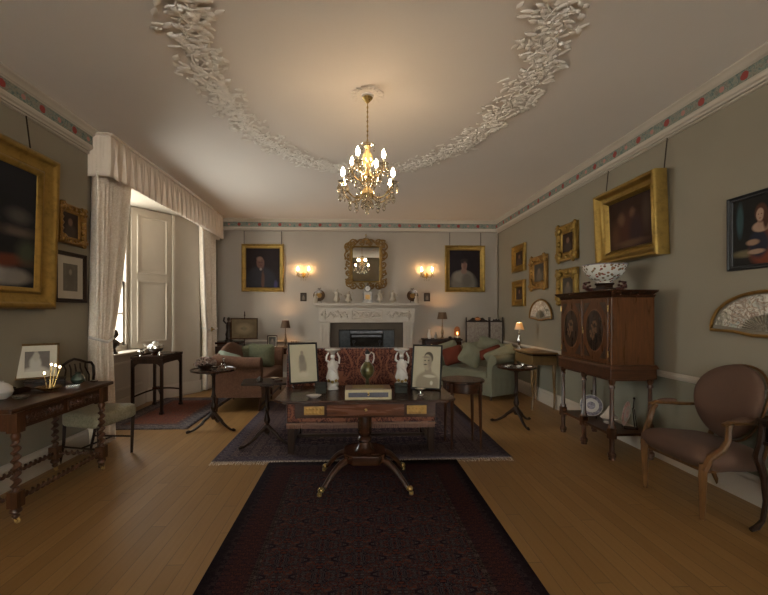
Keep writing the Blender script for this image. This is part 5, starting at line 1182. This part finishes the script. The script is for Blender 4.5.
# ---------------------------------------------------------------- shield-back chair by the left table
SEATF = m_fabric('striped_cream_seat', (.36, .31, .20), (.27, .24, .14), 24, .8, .3, 'damask')
def side_chair():
    t = thing('dining_chair', 'dark shield back chair with a cream fabric seat behind the left table', 'chair', (-2.45, 3.99, 0), math.radians(80))
    # faces -Y
    def seatf(u, v):
        a = 2 * PI * u; b = -PI / 2 + PI * v; g = lambda q, e: math.copysign(abs(q) ** e, q)
        x = .24 * g(math.cos(a), .25) * g(math.cos(b), .25); y = .205 * g(math.sin(a), .25) * g(math.cos(b), .25); k = 1 - .12 * (y / .215); return (x * 1.0 * k, y * 1.05, .42 + .07 * g(math.sin(b), .35))
    MB().grid(seatf, 48, 16, cu=True).build('seat', SEATF, t, smooth=60)
    for s in (-1, 1):
        MB().tube([(s * .215, -.185, .40), (s * .20, -.185, 0)], [.024, .015], 4).build('leg', DARKW, t, smooth=0)
        MB().tube([(s * .17, .19, .50), (s * .18, .19, .40), (s * .175, .205, .2), (s * .17, .25, 0)], [.017, .02, .018, .014], 4).build('leg', DARKW, t, smooth=0)
        MB().tube([(s * .208, -.18, .16), (s * .175, .20, .16)], .009, 4).build('stretcher', DARKW, t, smooth=0)
    MB().tube([(-.19, .01, .16), (.19, .01, .16)], .009, 4).build('stretcher', DARKW, t, smooth=0)
    L = math.radians(12)
    def P(x, z): return (x, .165 + (z - .46) * math.tan(L), z)
    sh = [(0, .53), (.07, .57), (.15, .66), (.195, .77), (.21, .86), (.19, .895), (.13, .905), (.06, .935), (0, .95)]
    out = sh + [(-x, z) for x, z in sh[-2:0:-1]]
    MB().tube([P(x, z) for x, z in out], .0125, 8, close=True).build('shield_frame', DARKW, t)
    for x in (-.12, -.06, 0, .06, .12):
        MB().tube([P(x * .15, .54), P(x * .9, .66), P(x * 1.15, .78), P(x * .9, .86), P(x * 1.0, .905)], [.006, .008, .007, .008, .006], 6).build('splat', DARKW, t)
    for s in (-1, 1): MB().tube([P(s * .165, .46), P(s * .15, .56), P(s * .14, .655)], .014, 6).build('back_post', DARKW, t)
side_chair()

# ---------------------------------------------------------------- silver table in the window
def silver_table():
    t = thing('tea_table', 'black rectangular tea table with arched brackets and crossed stretchers in the window bay', 'table', (-2.83, 5.95, .01))
    w, d = .215, .325; h = .775
    MB().box(-w, w, -d, d, h - .02, h).build('tabletop', DARKW, t, smooth=0, bevel=.003)
    q = MB(); q.frame(2 * w, 2 * d, [(0, 0), (0, .022), (.008, .022), (.008, 0)]); q.v = [(x, z, h - y) for x, y, z in q.v]; q.build('gallery', DARKW, t, smooth=0)
    MB().box(-w + .012, w - .012, -d + .012, d - .012, h - .085, h - .02).build('apron', DARKW, t, smooth=0)
    for sx in (-1, 1):
        for sy in (-1, 1):
            x, y = sx * (w - .022), sy * (d - .022); l = MB(); l.box(x - .018, x + .018, y - .018, y + .018, .03, h - .03); l.box(x - .025, x + .025, y - .025, y + .025, 0, .035); l.build('leg', DARKW, t, smooth=0, bevel=.003)
            q = MB(); a = [(0, 0), (.08, 0)] + [(.08 - .08 * math.sin(k * PI / 12), -.08 + .08 * math.cos(k * PI / 12)) for k in range(1, 7)]
            q.prism(a, y - .006, y + .006, lambda p: (x - sx * (.015 + p[0]), p[1], h - .085 + p[2])); q.build('bracket', DARKW, t, smooth=0)
            q = MB().prism(a, -.006, .006, lambda p: (x + p[1], y - sy * (.015 + p[0]), h - .085 + p[2])); q.build('bracket', DARKW, t, smooth=0)
            pts = [(x * (1 - u), y * (1 - u), .235 + .06 * math.sin(u * PI / 2)) for u in [k / 6 for k in range(7)]]
            MB().tube(pts, .012, 4).build('stretcher', DARKW, t, smooth=0)
    MB().box(-.055, .055, -.055, .055, .29, .325).build('stretcher_platform', MAHOG, t, smooth=0, bevel=.004)
silver_table()
ZT2 = .786
def teapot():
    t = thing('silver_kettle', 'round silver kettle on a stand, on the black window table', 'kettle', (-2.85, 5.92, ZT2))
    MB().lathe([(.06, 0), (.065, .01), (.05, .02), (.055, .045)], seg=24).build('stand', MAHOG, t)
    MB().lathe([(.05, .045), (.085, .065), (.112, .105), (.108, .145), (.075, .175), (.035, .185), (.012, .195), (.016, .21), (.002, .218)], seg=32, wob=lambda a, z: 1 + .02 * math.cos(12 * a)).build('body', SILVER, t)
    MB().tube([(-.09, 0, .10), (-.13, 0, .12), (-.15, 0, .155), (-.165, 0, .165)], [.02, .014, .010, .009], 8).build('spout', SILVER, t)
    MB().tube([(.0, -.07, .17), (0, -.06, .20), (0, 0, .215), (0, .06, .20), (0, .07, .17)], .005, 8).build('handle', SILVER, t)
teapot()
t = thing('silver_cream_jug', 'small silver cream jug at the left end of the black window table', 'jug', (-2.96, 5.74, ZT2))
MB().lathe([(.025, 0), (.028, .006), (.012, .02), (.014, .03), (.036, .05), (.04, .075), (.028, .095), (.034, .11)], seg=20).build('body', SILVER, t)
MB().tube([(.03, 0, .1), (.06, 0, .095), (.062, 0, .06), (.036, 0, .055)], .004, 6).build('handle', SILVER, t)
o = MB().lathe([(.05, 0), (.085, .006), (.095, .014), (.09, .014), (.06, .007), (.001, .006)], seg=28, sx=1.1, sy=.9).build('silver_tray', SILVER, None, (-2.77, 6.12, ZT2)); tag(o, 'small oval silver tray at the far right of the black window table', 'tray')
o = MB().lathe([(.02, 0), (.032, .02), (.03, .04), (.012, .05), (.006, .07)], seg=18).build('silver_pepper_pot', SILVER, None, (-2.73, 5.79, ZT2)); tag(o, 'tiny silver pot in front of the kettle on the black window table', 'pot')

# ---------------------------------------------------------------- things on the tripod tables
def dried_flowers():
    t = thing('dried_flowers', 'heap of brownish pink dried flowers in a basket on the piecrust tripod table', 'flowers', (-1.80, 4.96, .72)); rnd = random.Random(6)
    MB().lathe([(.06, 0), (.09, .03), (.10, .055), (.095, .055), (.08, .03), (.001, .02)], seg=24).build('basket', DARKW, t)
    b = MB()
    for i in range(90): a = rnd.uniform(0, 6.28); r = .12 * math.sqrt(rnd.random()); b.ball((r * math.cos(a) * 1.1, r * math.sin(a), .06 + .075 * (1 - (r / .12) ** 2) + rnd.uniform(-.01, .01)), rnd.uniform(.010, .02), seg=7, rings=5)
    o = b.build('blooms', m_plain('dried_petals', (.17, .11, .085), .9, 0, .45, 40), t); o['kind'] = 'stuff'
dried_flowers()
t = thing('silver_tea_strainer', 'bright silver bowl with a handle on the piecrust tripod table', 'bowl', (-1.655, 4.86, .72))
MB().lathe([(.02, 0), (.02, .008), (.035, .03), (.04, .045), (.036, .045), (.03, .03), (.001, .015)], seg=24).build('bowl', SILVER, t); MB().tube([(.035, 0, .04), (.07, .01, .055), (.09, .015, .05)], .004, 6).build('handle', SILVER, t)
t = thing('glass_decanter', 'small glass bottle with a stopper on the piecrust tripod table', 'bottle', (-1.60, 5.0, .72))
MB().lathe([(.025, 0), (.03, .01), (.03, .06), (.012, .08), (.012, .10), (.017, .105)], seg=16).build('bottle', CLEAR, t); MB().ball((0, 0, .12), .015).build('stopper', CLEAR, t)
for (x, y, lab, kind) in ((-.99, 4.26, 'small dark lidded jar on the rectangular tripod table', 0), (-.86, 4.40, 'small silver dish on the rectangular tripod table', 1), (-.80, 4.27, 'small flat brown box on the rectangular tripod table', 2)):
    if kind == 0: o = MB().lathe([(.025, 0), (.034, .012), (.03, .035), (.012, .045), (.006, .055)], seg=18).build('lidded_jar', BRONZE, None, (x, y, .68))
    elif kind == 1: o = MB().lathe([(.025, 0), (.045, .012), (.048, .018), (.04, .014), (.001, .008)], seg=24).build('trinket_dish', SILVER, None, (x, y, .68))
    else: o = MB().box(-.04, .04, -.025, .025, 0, .02).build('trinket_box', MAHOG, None, (x, y, .68), (0, 0, .3), smooth=0, bevel=.002)
    tag(o, lab, ['jar', 'dish', 'box'][kind])
for (x, y, r, h, m, lab, nm) in ((1.90, 4.98, .035, .018, SILVER, 'round silver box at the left of the tripod table by the green sofa', 'trinket_box'), (2.02, 4.92, .028, .03, PORC, 'small white china pot on the tripod table by the green sofa', 'china_pot'),
                            (2.11, 5.02, .026, .04, SILVER, 'small upright silver pot on the tripod table by the green sofa', 'silver_pot'), (1.98, 5.10, .04, .014, SILVER, 'flat silver dish at the back of the tripod table by the green sofa', 'silver_dish'), (2.16, 4.93, .03, .02, PORC, 'white china dish at the right of the tripod table by the green sofa', 'china_dish')):
    o = MB().lathe([(r * .7, 0), (r, h * .3), (r * .95, h * .8), (r * .4, h), (.001, h)], seg=20).build(nm, m, None, (x, y, .72)); tag(o, lab, nm.split('_')[1])

# ---------------------------------------------------------------- back left corner
t = thing('pole_screen', 'square brown pole screen with a small finial in the far left corner', 'fire screen', (-2.06, 7.66, 0))
MB().frame(.50, .39, [(0, 0), (0, .012), (.01, .018), (.02, .008), (.02, 0)], -.02, 0, 1.10).build('screen_frame', MAHOG, t, smooth=0)
MB().box(-.235, .235, -.022, -.008, .92, 1.28).build('needlework_panel', m_paint('faded_needlework', (.10, .068, .036), [(.5, .5, .30, .25, (.12, .085, .05), .4), (.48, .5, .12, .06, (.07, .05, .03), .5), (.5, .5, .06, .12, (.09, .07, .04), .5)], .9), t, smooth=0)
MB().lathe([(.012, .3), (.009, .6), (.008, 1.33), (.018, 1.35), (.008, 1.37), (.012, 1.39), (.002, 1.43)], seg=10).build('pole', MAHOGZ, t)
for k in range(3): cabriole(MB(), 2 * PI * k / 3 + PI / 2, .01, .2, .3, .015, .018, .010, .015).build('leg', MAHOGZ, t)
t = thing('bronze_figure', 'dark bronze standing figure on a cabinet in the far left corner', 'figurine', (-2.42, 7.88, .84))
MB().lathe([(.08, 0), (.08, .03), (.055, .05), (.06, .08)], seg=16).build('base', BRONZE, t)
b = MB(); b.lathe([(.05, .08), (.06, .14), (.04, .22), (.055, .30), (.05, .36), (.02, .39)], seg=14, wob=lambda a, z: 1 + .12 * math.sin(3 * a + 20 * z)); b.ball((0, 0, .43), .032, .032, .04); b.tube([(.05, 0, .35), (.09, -.02, .28), (.06, -.05, .22)], .016, 8); b.tube([(-.05, 0, .35), (-.09, -.02, .40), (-.07, -.03, .47)], .016, 8); b.build('figure', BRONZE, t)
t = thing('corner_cabinet', 'low dark cabinet behind the brown sofa in the far left corner', 'cabinet', (-2.45, 7.96, 0))
MB().box(-.24, .24, -.2, .2, .05, .80).build('body', MAHOGZ, t, smooth=0, bevel=.004); MB().box(-.26, .26, -.22, .22, .80, .84).build('top', MAHOG, t, smooth=0, bevel=.005)
for s in (-1, 1): MB().box(min(s * .01, s * .22), max(s * .01, s * .22), -.215, -.2, .1, .76).build('door', MAHOGZ, t, smooth=0, bevel=.003)
MB().box(-.24, .24, -.2, .2, 0, .05).build('plinth', DARKW, t, smooth=0)
t = thing('sofa_table', 'dark side table under the lit lamp left of the fireplace', 'table', (-1.42, 7.90, 0))
MB().box(-.34, .38, -.2, .2, .695, .722).build('tabletop', MAHOG, t, smooth=0, bevel=.005); MB().box(-.31, .35, -.17, .17, .61, .695).build('drawer_case', MAHOG, t, smooth=0)
for x in (-.29, .33):
    for y in (-.15, .15): MB().tube([(x, y, .62), (x, y, 0)], [.02, .012], 4).build('leg', MAHOGZ, t, smooth=0)
easel_frame('photo_frame', 'small brown framed picture standing beside the lamp left of the fireplace', (-1.585, 7.84, .723), .19, .24, PMS2, MAHOGZ, math.radians(6), .15, fw=.018, mat=.012, )
for (x, lab) in ((-1.22, 'small brown figurine nearest the lamp left of the fireplace'), (-1.13, 'small brown figurine at the right end of the table left of the fireplace')):
    t = thing('small_figurine', lab, 'figurine', (x, 7.86, .723)); MB().lathe([(.025, 0), (.025, .01), (.018, .02)], seg=12).build('plinth', DARKW, t)
    b = MB(); b.lathe([(.018, .02), (.024, .05), (.018, .08), (.008, .10)], seg=12); b.ball((0, 0, .115), .014); b.tube([(.016, 0, .08), (.035, -.01, .10), (.03, 0, .13)], .005, 6); b.build('figure', m_plain('brown_carving', (.16, .09, .05), .5, 0, .3, 30), t)

# ---------------------------------------------------------------- back right corner
t = thing('low_bookcase', 'low dark bookcase under the copper shaded lamp right of the fireplace', 'cabinet', (1.72, 8.0, 0))
MB().box(-.36, .36, -.16, .16, .06, .85).build('carcass', DARKW, t, smooth=0, bevel=.003); MB().box(-.38, .38, -.18, .18, .85, .883).build('top', DARKW, t, smooth=0, bevel=.005); MB().box(-.35, .35, -.15, .15, 0, .06).build('plinth', DARKW, t, smooth=0)
for i in range(3): d = MB().box(-.345 + i * .232, -.119 + i * .232, -.172, -.16, .72, .83).build('drawer', MAHOG, t, smooth=0, bevel=.003); MB().ball((-.232 + i * .232, -.178, .775), .012).build('knob', BRASS, d)
for i in range(3): MB().box(-.345 + i * .232, -.119 + i * .232, -.168, -.16, .1, .69).build('door', MAHOGZ, t, smooth=0, bevel=.003)
o = MB().lathe([(.03, 0), (.03, .01), (.045, .05), (.04, .1), (.022, .14), (.02, .17), (.03, .19)], seg=20).build('white_vase', PORC, None, (1.46, 7.90, .884)); tag(o, 'slim pale vase left of the copper shaded lamp', 'vase')
o = MB().lathe([(.022, 0), (.035, .03), (.03, .07), (.015, .1), (.02, .13)], seg=20).build('grey_vase', m_plain('grey_glaze', (.26, .25, .23), .3, 0, .1, 10), None, (1.58, 7.86, .884)); tag(o, 'short grey vase beside the foot of the copper shaded lamp', 'vase')
t = thing('night_light', 'small arched amber glass night light, lit, right of the copper shaded lamp', 'lamp', (2.0, 7.86, .884))
MB().box(-.065, .065, -.03, .03, 0, .02).build('base', DARKW, t, smooth=0, bevel=.003)
ar = [(-.06, .06), (.06, .06)] + [(.06 * math.cos(PI * k / 12), .16 + .085 * math.sin(PI * k / 12)) for k in range(13)]
MB().prism(ar, .0, .012).build('arched_panel', m_plain('copper_arch', (.30, .11, .035), .4, .6, .3, 20), t, smooth=30)
for s in (-1, 1): MB().tube([(s * .045, 0, .02), (s * .05, .005, .07)], .007, 6).build('support', BRASS, t)
MB().tube([(0, -.02, .02), (0, -.02, .085)], .008, 8).build('candle_tube', CANDLE, t); bulb(MB(), 0, -.02, .085, .75).build('bulb', m_emit('amber_night_bulb', (1, .42, .12), 16.0), t)
o = MB().lathe([(.03, 0), (.035, .01), (.033, .04), (.02, .05), (.001, .05)], seg=18).build('small_pot', BRONZE, None, (1.86, 7.86, .884)); tag(o, 'small dark pot between the copper lamp and the night light', 'pot')
# two-leaf screen
def screen():
    t = thing('folding_screen', 'two leaf folding screen with pale patterned panels and a carved crest behind the green sofa', 'screen', (2.44, 7.86, 0))
    SF = m_fabric('pale_patterned_silk', (.47, .40, .335), (.34, .26, .21), 26, .8, .2, 'damask'); hd = 1.24
    for (x0, x1, rz, y0) in ((-.27, .20, 0, 0), (.20, .46, math.radians(-14), 0)):
        w = x1 - x0; A = M4((x0, y0, 0), (0, 0, rz))
        MB().box(.02, w - .02, -.006, .006, .25, hd - .03).xf(A).build('panel', SF, t, smooth=0)
        q = MB(); q.box(0, .022, -.012, .012, .0, hd + .03); q.box(w - .022, w, -.012, .012, .0, hd + .03); q.box(0, w, -.011, .011, hd - .03, hd - .005); q.box(0, w, -.011, .011, .22, .25)
        cr = [(.03, hd - .01)] + [(.03 + (w - .06) * k / 16, hd - .01 + .075 * w / .47 * (math.sin(PI * k / 16) ** .8) + .012 * math.cos(k * PI / 2)) for k in range(1, 16)] + [(w - .03, hd - .01)]
        q.prism(cr, -.010, .010); q.ball((.011, 0, hd + .05), .016); q.ball((w - .011, 0, hd + .05), .016); q.xf(A).build('leaf_frame', DARKW, t, smooth=20)
    MB().ball((-.035, -.012, hd + .03), .06, .016, .034).build('copper_boss', m_plain('copper', (.50, .22, .09), .3, .9, .2, 20), t)
screen()
